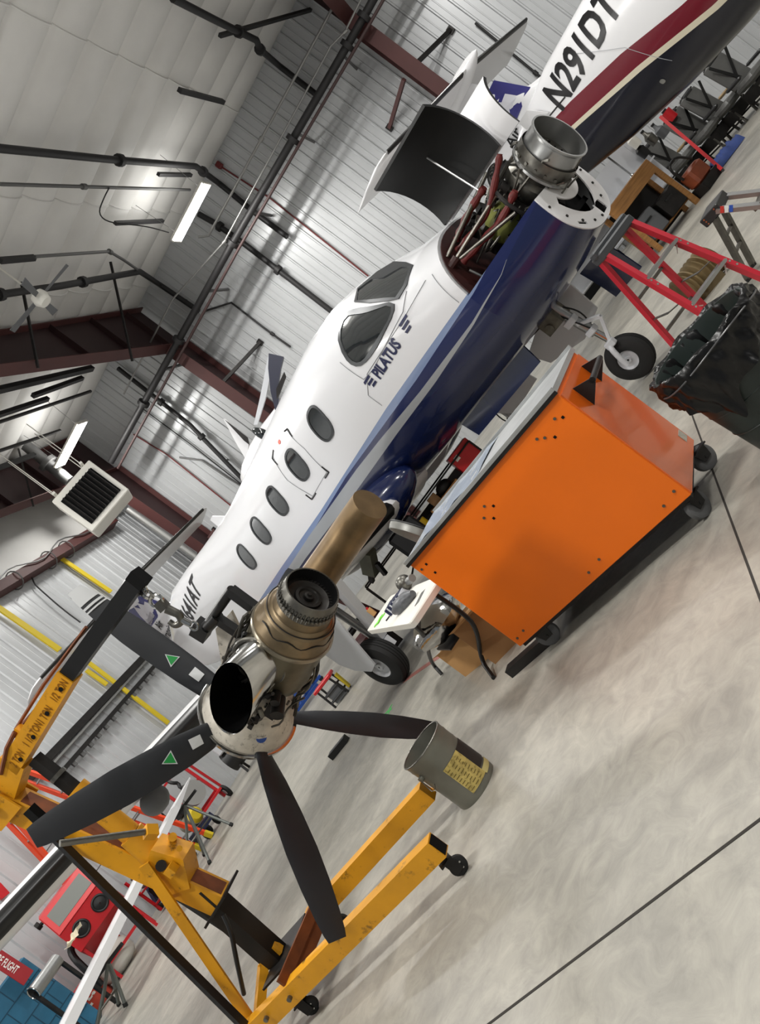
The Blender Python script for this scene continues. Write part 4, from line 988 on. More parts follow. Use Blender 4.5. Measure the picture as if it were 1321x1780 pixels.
ee('case_seam', DSTEEL, lambda b: (b.tube([(.845 + .012 * math.sin(k * 1.1), .19 * math.cos(k * .13 + 2.4), .19 * math.sin(k * .13 + 2.4)) for k in range(30)], .004, 5), b.torus((.90, 0, 0), X, .176, .0035, 48, 5)), case)
# exhaust stubs: near one short, polished, with an oval mouth; far one long and browned
def stub(b, inner=False):
    R = []; sc_ = .93 if inner else 1.0
    for k in range(9):
        t = k / 8; y = -.12 - .25 * t; cx = .62 - .10 * t ** 1.3; cz = .05 + .015 * t; a = (.13 + .075 * t ** .8) * sc_; c = (.12 - .005 * t) * sc_
        R.append([(cx + a * math.cos(2 * PI * j / 40), y - .05 * math.cos(2 * PI * j / 40) * t * -.6, cz + c * math.sin(2 * PI * j / 40) + .22 * t * (a * math.cos(2 * PI * j / 40))) for j in range(40)])
    b.rings(R, False, False)
st1 = ee('exhaust_stub', CHROME, lambda b: stub(b)); ee('stub_lining', mat('stub_inner_black', (3, 3, 3), .95, spec=.05), lambda b: stub(b, True), st1)  # near-black lining inside the stub mouth
ee('stub_flange', STEEL, lambda b: b.torus((.62, -.17, .05), (0, 1, 0), .138, .012, 40, 6), st1)
def stub2(b):
    pts = [(.60, .12, .04), (.66, .26, .05), (.80, .34, .04), (1.0, .36, .02), (1.22, .36, .0), (1.40, .36, -.02)]
    b.tube(pts, lambda t: .104 - .010 * t, 28, 1)
ee('long_exhaust_stub', BROWN, stub2)
# dark accessory clutter round the gearbox and case
def clutter(seed, n, x0, x1, r0, r1, szs, M, name):
    R_ = random.Random(seed)
    def f(b):
        for k in range(n):
            a = R_.uniform(-.5, 3.6); x = R_.uniform(x0, x1); r = R_.uniform(r0, r1); s_ = R_.uniform(*szs)
            p = V((x, r * math.cos(a), r * math.sin(a)))
            if R_.random() < .5: b.cyl(p, p + V((R_.uniform(-1, 1), R_.uniform(-1, 1), R_.uniform(-1, 1))).normalized() * s_ * 1.6, s_ * .4, n=8)
            else: b.box(p, (s_, s_ * .7, s_ * .8), Matrix.Rotation(R_.uniform(0, 3), 3, 'X'))
    ee(name, M, f, None, False)
clutter(1, 60, .14, .48, .18, .235, (.02, .05), DSTEEL, 'accessory_fitting')
clutter(2, 36, .18, .44, .19, .24, (.015, .035), STEEL, 'bright_fitting')
def harness(seed, n, rr, M, name, x0=.15, x1=.7):
    R_ = random.Random(seed)
    def f(b):
        for k in range(n):
            a = R_.uniform(1.2, 5.2); x = R_.uniform(x0, x1 - .25); b.tube([(x + .07 * q, (.215 + .02 * math.sin(q * 1.9 + k)) * math.cos(a + .12 * q * R_.choice((1, .6))), (.215 + .02 * math.sin(q * 2.1 + k)) * math.sin(a + .12 * q)) for q in range(5)], rr, 6, 1)
    ee(name, M, f)
harness(8, 12, .006, STEEL, 'oil_line'); harness(9, 8, .010, BLACK, 'wiring_harness')
def top_harness(b):
    R_ = random.Random(4)
    for k in range(7):
        b.tube([(.2 + .09 * q + R_.uniform(-.02, .02), -.04 + .03 * k * .5 + R_.uniform(-.02, .02), .225 + R_.uniform(-.02, .03)) for q in range(7)], R_.choice((.006, .009)), 6, 1)
ee('ignition_harness', STEEL, top_harness)
ee('blue_cap', BLUE, lambda b: b.cyl((.06, -.14, -.12), (.12, -.17, -.14), .03, n=14), gb)
ee('torque_sensor', DSTEEL, lambda b: (b.cyl((.44, -.15, -.12), (.44, -.25, -.16), .035, n=14), b.box((.36, -.16, -.12), (.10, .06, .06)), b.cyl((.5, -.18, -.1), (.5, -.24, -.12), .025, n=12)))
ee('mount_bracket', CREAM, lambda b: (b.prism([(.10, .1, .26), (.34, .1, .38), (.52, .1, .34), (.40, .1, .22)], (0, .02, 0))))
# lifting beam (black), bolted to the engine
def beamf(b):
    b.cyl((.36, .03, .42), (.52, .03, .38), .035, n=14); b.cyl((.40, .03, .415), (.74, .03, .365), .026, n=12); b.box((.36, .03, .43), (.09, .08, .09))
lb = ee('lifting_beam', BLACK, beamf)
ee('lifting_leg', BLACK, lambda b: (b.bar((.73, .03, .37), (.72, .02, .2), .05, .05)), lb)
ee('lifting_leg', BLACK, lambda b: (b.bar((.50, .03, .385), (.50, .02, .2), .045, .045)), lb)
# propeller blades
BLADE = mat('blade_black', (33, 35, 39), .48, var=.08, spec=.4)
WTIP = mat('blade_white', (205, 207, 208), .4)
RB_ = 1.235
def blade_sections(phi):
    """list of (r, chord, thickness, pitch); pitch measured from the plane of rotation"""
    return [(.12, .10, .085, .6), (.20, .115, .07, .56), (.28, .145, .045, .5), (.42, .17, .032, .34), (.6, .185, .024, .22), (.8, .19, .017, .14), (.98, .17, .012, .08), (1.12, .142, .009, .05), (1.2, .118, .007, .04), (RB_, .098, .005, .04)]
def blade(k, tipstripe, decals):
    t = 4.6365 + math.radians(72) * k; rd = V((0, -math.cos(t), -math.sin(t))); tg = X.cross(rd)
    def pt(r, u, w, ch, th, pit):   # u chordwise -0.5..0.5, w thickness sign
        cdir = tg * math.cos(pit) - X * math.sin(pit); nd = rd.cross(cdir)
        return rd * r + cdir * (u * ch) + nd * (w * th / 2)
    def loft(secs, grow=0.0):
        R = []
        for r, ch, th, pit in secs:
            ring_ = []
            for j in range(16):
                a = 2 * PI * j / 16; u = .5 * math.cos(a); w = math.sin(a) * (1.0 if r < .25 else (1 - (u + .08) ** 2 * 2.2))
                ring_.append(pt(r, u, w * (1 + grow), ch * (1 + grow * .02), th + grow * .001, pit))
            R.append(ring_)
        return R
    S = blade_sections(t)
    bl = ee('propeller_blade', BLADE, lambda b: b.rings(loft(S)), None, True, 50)
    def interp(r):
        for a, c in zip(S, S[1:]):
            if a[0] <= r <= c[0]:
                f = (r - a[0]) / (c[0] - a[0]); return tuple(a[i] + (c[i] - a[i]) * f for i in range(4))
    if tipstripe:
        for r0, r1 in ((1.06, 1.07), (1.085, 1.10), (1.12, RB_ - .001)):
            ee('tip_stripe', WTIP, lambda b: b.rings(loft([interp(r0), interp((r0 + r1) / 2), interp(r1)], 1.2)), bl)
    if decals:
        for sgn in (1, -1):
            def flat(b, poly, lift):
                pts = []
                for r, u in poly:
                    _, ch, th, pit = interp(r); w = (1 - (u + .08) ** 2 * 2.2) * sgn; pts.append(pt(r, u, w, ch, th, pit) + (rd.cross(tg * math.cos(pit) - X * math.sin(pit))) * (sgn * lift))
                b.face(pts)
            ee('serial_label', WTIP, lambda b: flat(b, [(.325, -.22), (.395, -.22), (.395, .12), (.325, .12)], .004), bl, False)
            ee('maker_triangle', WTIP, lambda b: flat(b, [(.50, -.19), (.575, .03), (.50, .25)], .004), bl, False)
            ee('maker_triangle', mat('decal_green', (22, 140, 62), .5), lambda b: flat(b, [(.506, -.14), (.566, .03), (.506, .20)], .0055), bl, False)
    ee('blade_root_collar', STEEL, lambda b: b.cyl(rd * .10, rd * .17, .062, .055, n=20), bl)
for k in range(5): blade(k, k == 0, k in (0, 1))
# ================================================================== PAIL
pc = V((-2.285, 3.375, 0)); PR = .145
pail = thing('metal_pail', 'open grey metal pail with a stained paper label on the floor', 'pail', pc)
GALV = mat('grey_pail_paint', (116, 116, 106), .42, .4, var=.12, scale=9)
MB().lathe((0, 0, 0), (0, 0, 1), [(.012, .01), (.012, PR * .95), (0, PR * .97), (.012, PR * .985), (.03, PR * .97), (.25, PR * .985), (.262, PR * 1.0), (.275, PR * .99), (.315, PR), (.325, PR * 1.015), (.335, PR * 1.0), (.36, PR * 1.01), (.366, PR * 1.03), (.372, PR * 1.02), (.37, PR * .99), (.355, PR * .975), (.03, PR * .94), (.022, .01)], 48, True, True).build('pail_body', GALV, pail, True, 30)
MB().torus((0, 0, .37), UP, PR * 1.012, .0045, 48, 8).build('rolled_rim', STEEL, pail, True)  # rolled rim as a brighter steel ring, added for the rim highlight
MB().lathe((0, 0, .3), (0, 0, 1), [(0, PR * .955), (.004, PR * .90), (.006, .01)], 40, False, True).build('pail_liner', mat('grey_liner', (96, 92, 92), .5), pail, True)
a_cam = math.atan2(-pc.y, -pc.x)
def cyl_patch(a0, a1, z0, z1, M, name, r=PR * .985 + .002, n=14, parent=None):
    b = MB(); b.rings([[(r * math.cos(a0 + (a1 - a0) * k / n), r * math.sin(a0 + (a1 - a0) * k / n), z) for k in range(n + 1)] for z in (z0, z1)], closed=False); return b.build(name, M, parent or pail, True)
lab = cyl_patch(a_cam - .28, a_cam + .62, .04, .235, mat('stained_label', (188, 168, 96), .7, var=.2, scale=18, dirt=(96, 82, 30), dirt_amt=.5), 'paper_label')
cyl_patch(a_cam + .62, a_cam + 1.5, .075, .235, mat('black_label', (34, 28, 26), .5), 'black_label')
cyl_patch(a_cam + .62, a_cam + 1.5, .03, .065, mat('cream_label_band', (196, 184, 122), .6), 'label_band')
b = MB(); R_ = random.Random(2)
for i in range(9):
    for j in range(3):
        a = a_cam - .24 + .27 * j; z = .055 + .019 * i; L_ = R_.uniform(.12, .2); b.rings([[((PR * .985 + .0035) * math.cos(a + L_ * q / 3), (PR * .985 + .0035) * math.sin(a + L_ * q / 3), zz) for q in range(4)] for zz in (z, z + .005)], closed=False)
b.build('label_print', mat('faded_print', (120, 104, 50), .7), lab)
ear = V((PR * math.cos(a_cam - 1.15), PR * math.sin(a_cam - 1.15), .285)); en = V((ear.x, ear.y, 0)).normalized()
MB().cyl(ear - en * .005, ear + en * .016, .016, n=12).build('bail_ear', GALV, pail, True)
tn = V((-en.y, en.x, 0)); MB().tube([ear + en * .014, ear + en * .02 - UP * .03, ear + en * .03 - UP * .075 + tn * .01, ear + en * .02 - UP * .085 + tn * .03, ear + en * .006 - UP * .06 + tn * .05], .003, 6).build('bail_wire', STEEL, pail, True)
# ================================================================== ORANGE TOOL CART
CA = math.radians(-15.26); CO = V((-1.750, 3.980, 0))
cax = V((math.cos(CA), math.sin(CA), 0)); cay = V((-cax.y, cax.x, 0)); CW, CDp, CH, CB = 1.36, .60, .80, .155
cart = thing('tool_cart', 'large orange tool cart with a galvanised top and black castors', 'tool cart', CO + cax * (CW / 2) + cay * (CDp / 2), CA)
t_ = .012
def cb(name, M, fn, parent=None, smooth=False):
    b = MB(); fn(b); return b.build(name, M, parent or cart, smooth, 35)
body = cb('cart_body', ORANGE, lambda b: b.box((0, 0, CB + CH / 2), (CW, CDp, CH), bev=.004))
cb('side_panel', mat('orange_side_shaded', (214, 94, 14), .2, coat=.4), lambda b: b.box((CW / 2 + .004, 0, CB + CH / 2 - .01), (.008, CDp - .012, CH - .03)), body)  # end panel in darker orange: its shade is put into the colour
GTOP = mat('galvanised_top', (176, 178, 178), .3, .35, var=.15, scale=6)
top = cb('cart_top', GTOP, lambda b: (b.box((0, 0, CB + CH + .014), (CW + .02, CDp + .02, .028)), b.box((0, CDp / 2 + .005, CB + CH + .035), (CW + .02, .012, .02)), b.box((0, -CDp / 2 - .005, CB + CH + .03), (CW + .02, .012, .01))))
cb('top_edge_trim', DSTEEL, lambda b: b.box((0, -CDp / 2 - .011, CB + CH + .004), (CW + .022, .006, .02)), top)
sheet = cb('plastic_sheet', mat('clear_film', (200, 210, 225), .08, 0, spec=.8), lambda b: b.rings([[(-.66 + .1 * k, y, CB + CH + .032 + .006 * math.sin(k * 2 + y * 9)) for y in (-.27, -.1, .1, .26)] for k in range(8)], closed=False), top, True)
def holes(b):
    for x, z in ((.60, .735), (.575, .71), (.42, .735), (.45, .715), (.48, .69), (-.06, .72), (-.03, .70), (-.1, .665), (-.07, .645)):
        b.cyl((x, -CDp / 2 - .0015, CB + z), (x, -CDp / 2 + .004, CB + z), .0085, n=10)
cb('mounting_hole', MATTE, lambda b: [b.box((x, -CDp / 2, CB + z), (.014, .004, .014)) for x, z in ((.605, .70), (.50, .665), (-.02, .665), (-.08, .62), (-.60, .73), (-.61, .66))], body)
cb('panel_rivet', STEEL, lambda b: [b.cyl((x, -CDp / 2 - .004, CB + z), (x, -CDp / 2, CB + z), .008, n=8) for x, z in ((.575, .725), (.435, .725), (.465, .70), (-.055, .70), (-.115, .66), (.64, .07), (.55, .05), (.1, .07), (.0, .055), (-.57, .06), (-.64, .05), (-.65, .73))], body)
cb('data_plate', mat('label_silver', (176, 172, 160), .5, var=.2, scale=60), lambda b: b.box((CW / 2 + .0095, CDp / 2 - .06, CB + .08), (.003, .075, .055)), body)
def handle(b):
    b.cyl((CW / 2 + .10, -.15, CB + .69), (CW / 2 + .10, .17, CB + .69), .016, n=14)
hd_ = cb('push_handle', DSTEEL, handle, None, True)
for yy in (-.15, .17): cb('handle_bracket', BLACK, lambda b: b.prism([(CW / 2 + .006, yy, CB + .735), (CW / 2 + .11, yy, CB + .70), (CW / 2 + .10, yy, CB + .67), (CW / 2 + .006, yy, CB + .60)], (0, .006, 0)), hd_)
cb('under_frame', DSTEEL, lambda b: b.box((0, 0, CB - .012), (CW - .03, CDp - .03, .022)))
def cart_castor(x, y, rz):
    o = bpy.data.objects.new('castor', None); COL.objects.link(o); o.parent = cart; o.location = (x, y, 0); o.rotation_euler = (0, 0, rz); o.empty_display_size = .05
    R = .072
    MB().lathe((0, -.02, R), (0, 1, 0), [(0, .015), (0, R * .8), (.006, R), (.034, R), (.04, R * .8), (.04, .015)], 28, True, True).build('castor_wheel', mat('grey_rubber', (92, 93, 94), .6), o, True, 30)
    b = MB()
    for s_ in (-1, 1): b.prism([(-.03, s_ * .026, R - .015), (.03, s_ * .026, R - .015), (.045, s_ * .03, CB - .03), (-.045, s_ * .03, CB - .03)], (0, s_ * .004, 0))
    b.box((0, 0, CB - .028), (.11, .10, .008)); b.cyl((0, -.034, R), (0, .034, R), .009, n=8); b.build('castor_fork', BLACK, o)
for x, y, a in ((CW / 2 - .06, -.22, 1.1), (CW / 2 - .02, .24, .9), (-CW / 2 + .12, -.2, .2), (-CW / 2 + .1, .22, 0)): cart_castor(x, y, a)
# black bar lying under the cart's left end, and another on the open floor
def floor_bar(pa, pb_, w, h, lab, nm='floor_channel'):
    A, B = Zp(*pa, 0), Zp(*pb_, 0); o, T = world_thing(nm, lab, 'metal channel', A); b = MB(T); u = (B - A).normalized()
    b.bar(A + UP * (h / 2), B + UP * (h / 2), w, h); b.build('channel_body', BLACK, o); MB(T).box(A + UP * (h / 2) - u * .002, (.004, w * .8, h * .8), Matrix.Rotation(math.atan2(u.y, u.x), 3, 'Z')).build('channel_end', DSTEEL, o)
floor_bar((893, 1172), (962, 1112), .075, .06, 'black channel bar sticking out from under the orange cart')
floor_bar((580, 1318), (606, 1286), .10, .07, 'short black channel lying on open floor behind the propeller blade')
# curved grey duct panel standing on the cart's left end
cp = Yp(706, 985, 4.35); pan, T = world_thing('duct_panel', 'grey curved cowl ring standing at the left end of the orange cart', 'cowl panel', cp)
cc = Dp(726, 962, 5.0); cxv = V((.80, .45, .25)).normalized()
b = MB(T); b.lathe(cc - cxv * .16, cxv, [(.25, .225), (.25, .238), (.28, .245), (.30, .245), (.3, .238), (.28, .235)], 40, loop=True); b.build('ring_shell', mat('grey_sheet', (120, 120, 116), .4, .5, var=.15), pan, True)
b = MB(T); b.torus(cc + cxv * .14, cxv, .245, .006, 40, 6); b.build('ring_seal', BLACK, pan, True)
b = MB(T); b.bar(cc + V((-.20, -.15, -.18)), cc + V((.05, -.20, -.20)), .16, .012); b.build('ring_flange', mat('grey_sheet_dark', (92, 92, 88), .45, .5), pan)
b = MB(T)
for k in range(4): q = cc + V((-.2 + .07 * k, -.18, -.19)); b.cyl(q + V((0, -.08, -.01)), q + V((0, -.09, -.01)), .011, n=8)
b.build('flange_hole', MATTE, pan)
# ================================================================== TRASH CAN
tc_ = Dp(1207, 585, 3.3); TR_, TB_, TH = .255, .205, tc_.z - .01
can = thing('trash_can', 'dark green round trash can lined with a black plastic bag', 'trash can', (tc_.x, tc_.y, 0))
MB().lathe((0, 0, 0), UP, [(.02, .01), (.0, TB_ * .95), (.02, TB_), (TH * .55, (TR_ + TB_) / 2 + .004), (TH - .04, TR_ - .008), (TH - .035, TR_ + .008), (TH, TR_ + .01), (TH, TR_ - .004), (TH - .05, TR_ - .016), (.03, TB_ - .015), (.03, .01)], 48, True, True).build('can_body', mat('dark_green_plastic', (28, 38, 35), .45, var=.12, scale=5), can, True, 30)
b = MB()
for k in range(3): b.torus((0, 0, TH * (.35 + .2 * k)), UP, TB_ + (TR_ - TB_) * (.35 + .2 * k) + .001, .003, 48, 5)
b.build('moulded_rib', mat('dark_green_plastic', (28, 38, 35)), can, True)
R_ = random.Random(21); NS = 160; R = []
ph = [R_.uniform(0, 6.28) for _ in range(12)]
acam = math.atan2(-tc_.y, -tc_.x)
def wr(a, t): return .008 * math.sin(9 * a + ph[0] + 3 * t) + .006 * math.sin(19 * a + ph[1] - 4 * t) + .003 * math.sin(37 * a + ph[2] + 5 * t)
def low(a):
    d = math.atan2(math.sin(a - acam + .9), math.cos(a - acam + .9)); d2 = math.atan2(math.sin(a - acam + .42), math.cos(a - acam + .42))
    return .19 + .03 * math.sin(3 * a + ph[4]) + .015 * math.sin(7 * a + ph[5]) + .10 * math.exp(-(d2 / .16) ** 2) + .02 * math.exp(-(d / .4) ** 2)
prof_ = [(-.52, -.2, .2), (-.5, -.06, .3), (-.30, -.03, .4), (-.2, -.022, .5), (-.08, -.015, .8), (-.02, -.008, 1), (0.0, .004, .8), (.012, .016, .8), (.0, .028, 1)]
for k, (dz, dr, am) in enumerate(prof_):
    R.append([V(((TR_ + dr + wr(a, k * .15) * am * .7) * math.cos(a), (TR_ + dr + wr(a, k * .15) * am * .7) * math.sin(a), TH + dz + .006 * math.sin(9 * a + ph[6]))) for a in [2 * PI * j / NS for j in range(NS)]])
for k in range(1, 9):
    t = k / 8
    R.append([V(((TR_ + .026 + .012 * t - .02 * t * t + wr(a, t * 2) * (1 + .4 * t)) * math.cos(a), (TR_ + .026 + .012 * t - .02 * t * t + wr(a, t * 2) * (1 + .4 * t)) * math.sin(a), TH - low(a) * t)) for a in [2 * PI * j / NS for j in range(NS)]])
b = MB(); b.rings(R, True, False); b.build('bag_liner', mat('black_bag_film', (9, 9, 10), .3, spec=.35, bump=.2, scale=9), can, True, 80)
b = MB(); b.tube([V(((TR_ + .032) * math.cos(a) , (TR_ + .032) * math.sin(a), TH - .035 - .02 * math.sin(2 * a + 1))) for a in [2 * PI * j / 60 for j in range(61)]], .004, 6); b.build('bag_hem_cord', mat('grey_film', (70, 70, 72), .3), can, True)
# ================================================================== LADDERS
def P_(px, py, dep): return Dp(px, py, dep)
lad, T = world_thing('step_ladder', 'red fibreglass step ladder with a grey top cap and silver treads', 'ladder', V((P_(1140, 480, 4.85).x, P_(1140, 480, 4.85).y, 0)))
LH = 1.13; la, lb_ = P_(1040, 436, 4.8), P_(1086, 381, 4.8); la.z = lb_.z = LH - .03
lw = (lb_ - la).normalized(); lf = V((lw.y, -lw.x, 0))
if lf.dot(FWD) > 0: lf = -lf
fr = []
def rail(p, d, M, nm, out):
    f0 = V((p.x, p.y, 0)) + d + out; b = MB(T); b.bar(p, f0, .028, .062, up=lf); o = b.build(nm, M, lad); MB(T).box(f0 + UP * .02, (.05, .08, .04)).build('rubber_foot', RUBBER, o); return f0
F1 = rail(la, lf * .42, REDF, 'front_rail', -lw * .07); F2 = rail(lb_, lf * .42, REDF, 'front_rail', lw * .07)
K1 = rail(la - lf * .09, -lf * .40, REDF, 'rear_rail', -lw * .05); K2 = rail(lb_ - lf * .09, -lf * .40, REDF, 'rear_rail', lw * .05)
b = MB(T); cm = (la + lb_) / 2 + UP * .03 - lf * .05; b.box(cm, (.09, (lb_ - la).length + .07, .05), Matrix.Rotation(math.atan2(lw.y, lw.x) - PI / 2, 3, 'Z'), bev=.01); b.box(cm - UP * .035, (.19, (lb_ - la).length + .05, .06), Matrix.Rotation(math.atan2(lw.y, lw.x) - PI / 2, 3, 'Z'), bev=.01)
cap_ = b.build('top_cap', mat('dark_grey_plastic', (58, 60, 63), .5), lad)
b = MB(T); b.bar(cm + lw * -.06 + UP * .026, cm + lw * .08 + UP * .026, .035, .003); b.build('tool_slot', MATTE, cap_)
for t in (.28, .55, .80):
    a_, c_ = la.lerp(F1, t), lb_.lerp(F2, t); MB(T).bar(a_, c_, .075, .022, up=UP).build('tread', ALU, lad)
    for q, s_ in ((a_, 1), (c_, -1)): MB(T).bar(q - UP * .01, q + lw * (s_ * .05) - UP * .0 - UP * .06 + lf * .0, .012, .004).build('tread_brace', WPLAST, lad) if t < .6 else None
for t in (.35, .62, .85):
    a_, c_ = (la - lf * .09).lerp(K1, t), (lb_ - lf * .09).lerp(K2, t); MB(T).bar(a_, c_, .03, .02).build('rear_bar', STEEL, lad)
for r0, f_, k_ in ((la, F1, K1), (lb_, F2, K2)):
    m0, m1 = r0.lerp(f_, .5), (r0 - lf * .09).lerp(k_, .5); mid = (m0 + m1) / 2 - UP * .02; b = MB(T); b.bar(m0, mid, .02, .005); b.bar(mid, m1, .02, .005); b.build('spreader', STEEL, lad)
b = MB(T)
for r0, f_ in ((la, F1), (lb_, F2)):
    for t in (.28, .3, .34, .55, .57, .61, .8):
        q = r0.lerp(f_, t) + lf * .032; b.cyl(q, q + lf * .005, .007, n=8)
b.build('rail_rivet', CHROME, lad)
# small grey step stool at right
s1 = P_(1236, 374, 5.6); s1.z = .575; s2 = s1 + (Zp(1311, 462, 0) - Zp(1303, 487, 0)).normalized() * .27
stl, T = world_thing('step_stool', 'small grey aluminium step ladder with a black cap and warning label', 'ladder', V((s1.x, s1.y, 0)))
sw_ = (s2 - s1).normalized(); sf = V((sw_.y, -sw_.x, 0))
if sf.dot(_A) < 0: sf = -sf
cap0 = (s1 + s2) / 2
ZR = Matrix.Rotation(math.atan2(sw_.y, sw_.x) - PI / 2, 3, 'Z')
sc_ = MB(T).box(cap0, (.17, (s2 - s1).length + .03, .075), ZR, bev=.006).build('top_cap', mat('black_cap', (34, 34, 35), .45), stl)
b = MB(T)
for i in range(2):
    for j in range(3): q = cap0 + sf * (-.05 + .1 * i) - sw_ * ((s2 - s1).length / 2 + .016) + UP * (.022 - .022 * j); b.cyl(q, q - sw_ * .004, .007, n=8)
b.build('cap_rivet', CHROME, sc_)
G1_, G2_ = Zp(1303, 487, 0), Zp(1311, 462, 0)
for p, g in ((s1, G1_), (s2, G2_)):
    o = MB(T).bar(p - UP * .03, g + UP * .012, .03, .045).build('rear_leg', STEEL, stl); MB(T).box(g + UP * .012, (.04, .05, .024)).build('rubber_foot', RUBBER, o)
for t in (.35, .6): MB(T).bar(s1.lerp(G1_, t), s2.lerp(G2_, t), .025, .02).build('rear_bar', STEEL, stl)
for p in (s1, s2):
    f0 = p + sf * .58; f0.z = .012; r_ = MB(T).bar(p + sf * .05, f0, .032, .075, up=sw_).build('front_rail', ALU, stl); MB(T).box(f0, (.05, .05, .024)).build('rubber_foot', RUBBER, r_)
for t in (.36, .68):
    f0, f1 = s1 + sf * .58, s2 + sf * .58; f0.z = f1.z = 0; MB(T).bar((s1 + sf * .05).lerp(f0, t), (s2 + sf * .05).lerp(f1, t), .09, .025).build('tread', STEEL, stl)
q0 = s1 + sf * .07 - sw_ * .042; dq = ((s1 + sf * .58) - (s1 + sf * .05)); dq.z = -.56; dq.normalize(); nq = dq.cross(sw_).normalized()
for k, M in enumerate((mat('label_red', (190, 50, 40), .5), mat('label_white', (225, 225, 222), .5), mat('label_blue', (40, 80, 170), .5))):
    b = MB(T); b.box(q0 + dq * (.03 + .03 * k) , (.026, .002, .05), Matrix((dq, sw_, nq)).transposed()); b.build('warning_label', M, stl)
# ribbed tan hose coil between the ladders
hc = Zp(1185, 510, 0) ; coil, T = world_thing('hose_coil', 'tan ribbed hose bundle lying on floor behind the red ladder', 'hose', hc)
h1_, h2_ = P_(1195, 505, 6.9), P_(1232, 462, 6.9)
h1_.z = .17; h2_.z = .17
b = MB(T); hd2 = (h2_ - h1_).normalized(); L_ = (h2_ - h1_).length
b.lathe(h1_ - hd2 * .05, hd2, [(0, .02), (.0, .12)] + [((L_ + .1) * k / 24, .15 + .018 * math.sin(k * 1.9)) for k in range(25)] + [(L_ + .1, .02)], 28, True, True); b.build('ribbed_body', mat('tan_hose', (118, 100, 66), .7, var=.2, scale=12), coil, True, 50)
MB(T).box((h1_ + h2_) / 2 + UP * -.14, (.3, .2, .06)).build('hose_cradle', mat('tan_hose_dark', (96, 82, 54), .7), coil)
# ================================================================== FOLDING TABLE AND WHAT IS ON IT
TZ = .72; T1, T2, T3 = Zp(637, 1097, TZ), Zp(712, 1084, TZ), Zp(757, 1015, TZ)
ux = (T2 - T1).normalized(); uy = V((-ux.y, ux.x, 0))
if uy.dot(FWD) < 0: uy = -uy
TL_, TD_ = 1.85, .76
t00 = T2 - ux * TL_ + ux * .0
tab, T = world_thing('folding_table', 'white plastic folding table with black tube legs left of the orange cart', 'table', (T1 + T2) / 2 * 1.0 - UP * TZ)
tq = V(T1); # near left corner
corners = [T1, T2, T2.lerp(T3, 1.0), T1 + (T3 - T2)]
cen = sum(corners, V()) / 4
def rnd(cs, k=.06):
    P = []
    for i, c in enumerate(cs):
        a, d = cs[i - 1], cs[(i + 1) % 4]
        for t in range(5):
            p0, p1 = c + (a - c).normalized() * k, c + (d - c).normalized() * k; f = t / 4; P.append(p0 * (1 - f) ** 2 + c * 2 * f * (1 - f) + p1 * f * f)
    return P
far = [T1, T2, T3 + (T3 - T2) * .25, T1 + (T3 - T2) * 1.25]
o_ = rnd(far); b = MB(T); b.rings([[p - UP * .045 for p in o_], [p - UP * .008 for p in o_], [p + (cen - p).normalized() * .008 for p in o_]]); tabtop = b.build('tabletop', WPLAST, tab)
def tleg(pxs, zs, nm='leg'):
    pts = [Zp(*p, z) for p, z in zip(pxs, zs)]; return MB(T).tube(pts, .016, 10, 2).build(nm, BLACK, tab, True)
tleg([(713, 1080), (740, 1105), (748, 1150), (768, 1172)], (.68, .5, .14, .012))
tleg([(752, 1030), (800, 1062), (829, 1090), (836, 1148), (858, 1178)], (.68, .46, .30, .07, .012))
MB(T).bar(Zp(728, 1068, .66), Zp(728, 1100, .52), .02, .02).build('leg_brace', BLACK, tab)
def on_table(px, py, dz=0.0): return Zp(px, py, TZ + dz)
def small(name, lab, cat, p, fn):
    o, T_ = world_thing(name, lab, cat, p); fn(o, T_, p); return o
def towel(o, T_, p):
    d = (on_table(712, 1030) - on_table(685, 1062)).normalized(); n = V((-d.y, d.x, 0)); A = on_table(683, 1064) + UP * .03; B = on_table(708, 1034) + UP * .03
    MB(T_).bar(A, B, .14, .06).build('towel_body', mat('towel_white', (205, 208, 215), .8), o)
    for k in range(5): q = A.lerp(B, .1 + .2 * k); MB(T_).bar(q - d * .012, q + d * .012, .146, .066).build('towel_stripe', DBLUE, o)
small('striped_towel', 'folded white towel with navy stripes on the white table', 'towel', on_table(696, 1048), towel)
def brush(o, T_, p):
    A, B = on_table(692, 1068) + UP * .03, on_table(724, 1036) + UP * .03
    MB(T_).tube([A, A.lerp(B, .3), A.lerp(B, .7), B], lambda t: .025 + .04 * math.sin(PI * t), 12).build('bag_body', mat('grey_bag', (82, 84, 88), .4, var=.3, scale=30), o, True)
small('parts_bag', 'slim grey bag of parts beside the striped towel on the table', 'bag', on_table(708, 1052), brush)
def knob(o, T_, p):
    MB(T_).ball(p + UP * .065, .065, 10).build('ball_body', STEEL, o, True); MB(T_).cyl(p + V((.05, -.04, .05)), p + V((.12, -.1, .05)), .03, n=14).build('outlet', ALU, o, True)
small('spray_gun_cup', 'round steel cup with a short spout at the table end by the cart', 'cup', on_table(714, 1022), knob)
def tape(o, T_, p):
    MB(T_).bar(p + V((-.07, 0, .004)), p + V((.07, .02, .004)), .05, .006).build('tape_strip', GREENT, o); MB(T_).bar(p + V((0, -.07, .008)), p + V((.01, .06, .008)), .04, .006).build('tape_strip', GREENT, o)
small('green_tape', 'bright green tape strips on the left end of the white table', 'tape', on_table(660, 1079), tape)
def pliers(o, T_, p): MB(T_).tube([p + UP * .006, p + V((.08, .03, .006)), p + V((.16, .1, .006))], .006, 6).build('tool_arm', BLACK, o); MB(T_).tube([p + V((.08, .03, .006)), p + V((.06, .12, .006))], .006, 6).build('tool_arm', BLACK, o)
small('hand_tool', 'thin black hand tool between green tape and towel on the table', 'tool', on_table(672, 1080), pliers)
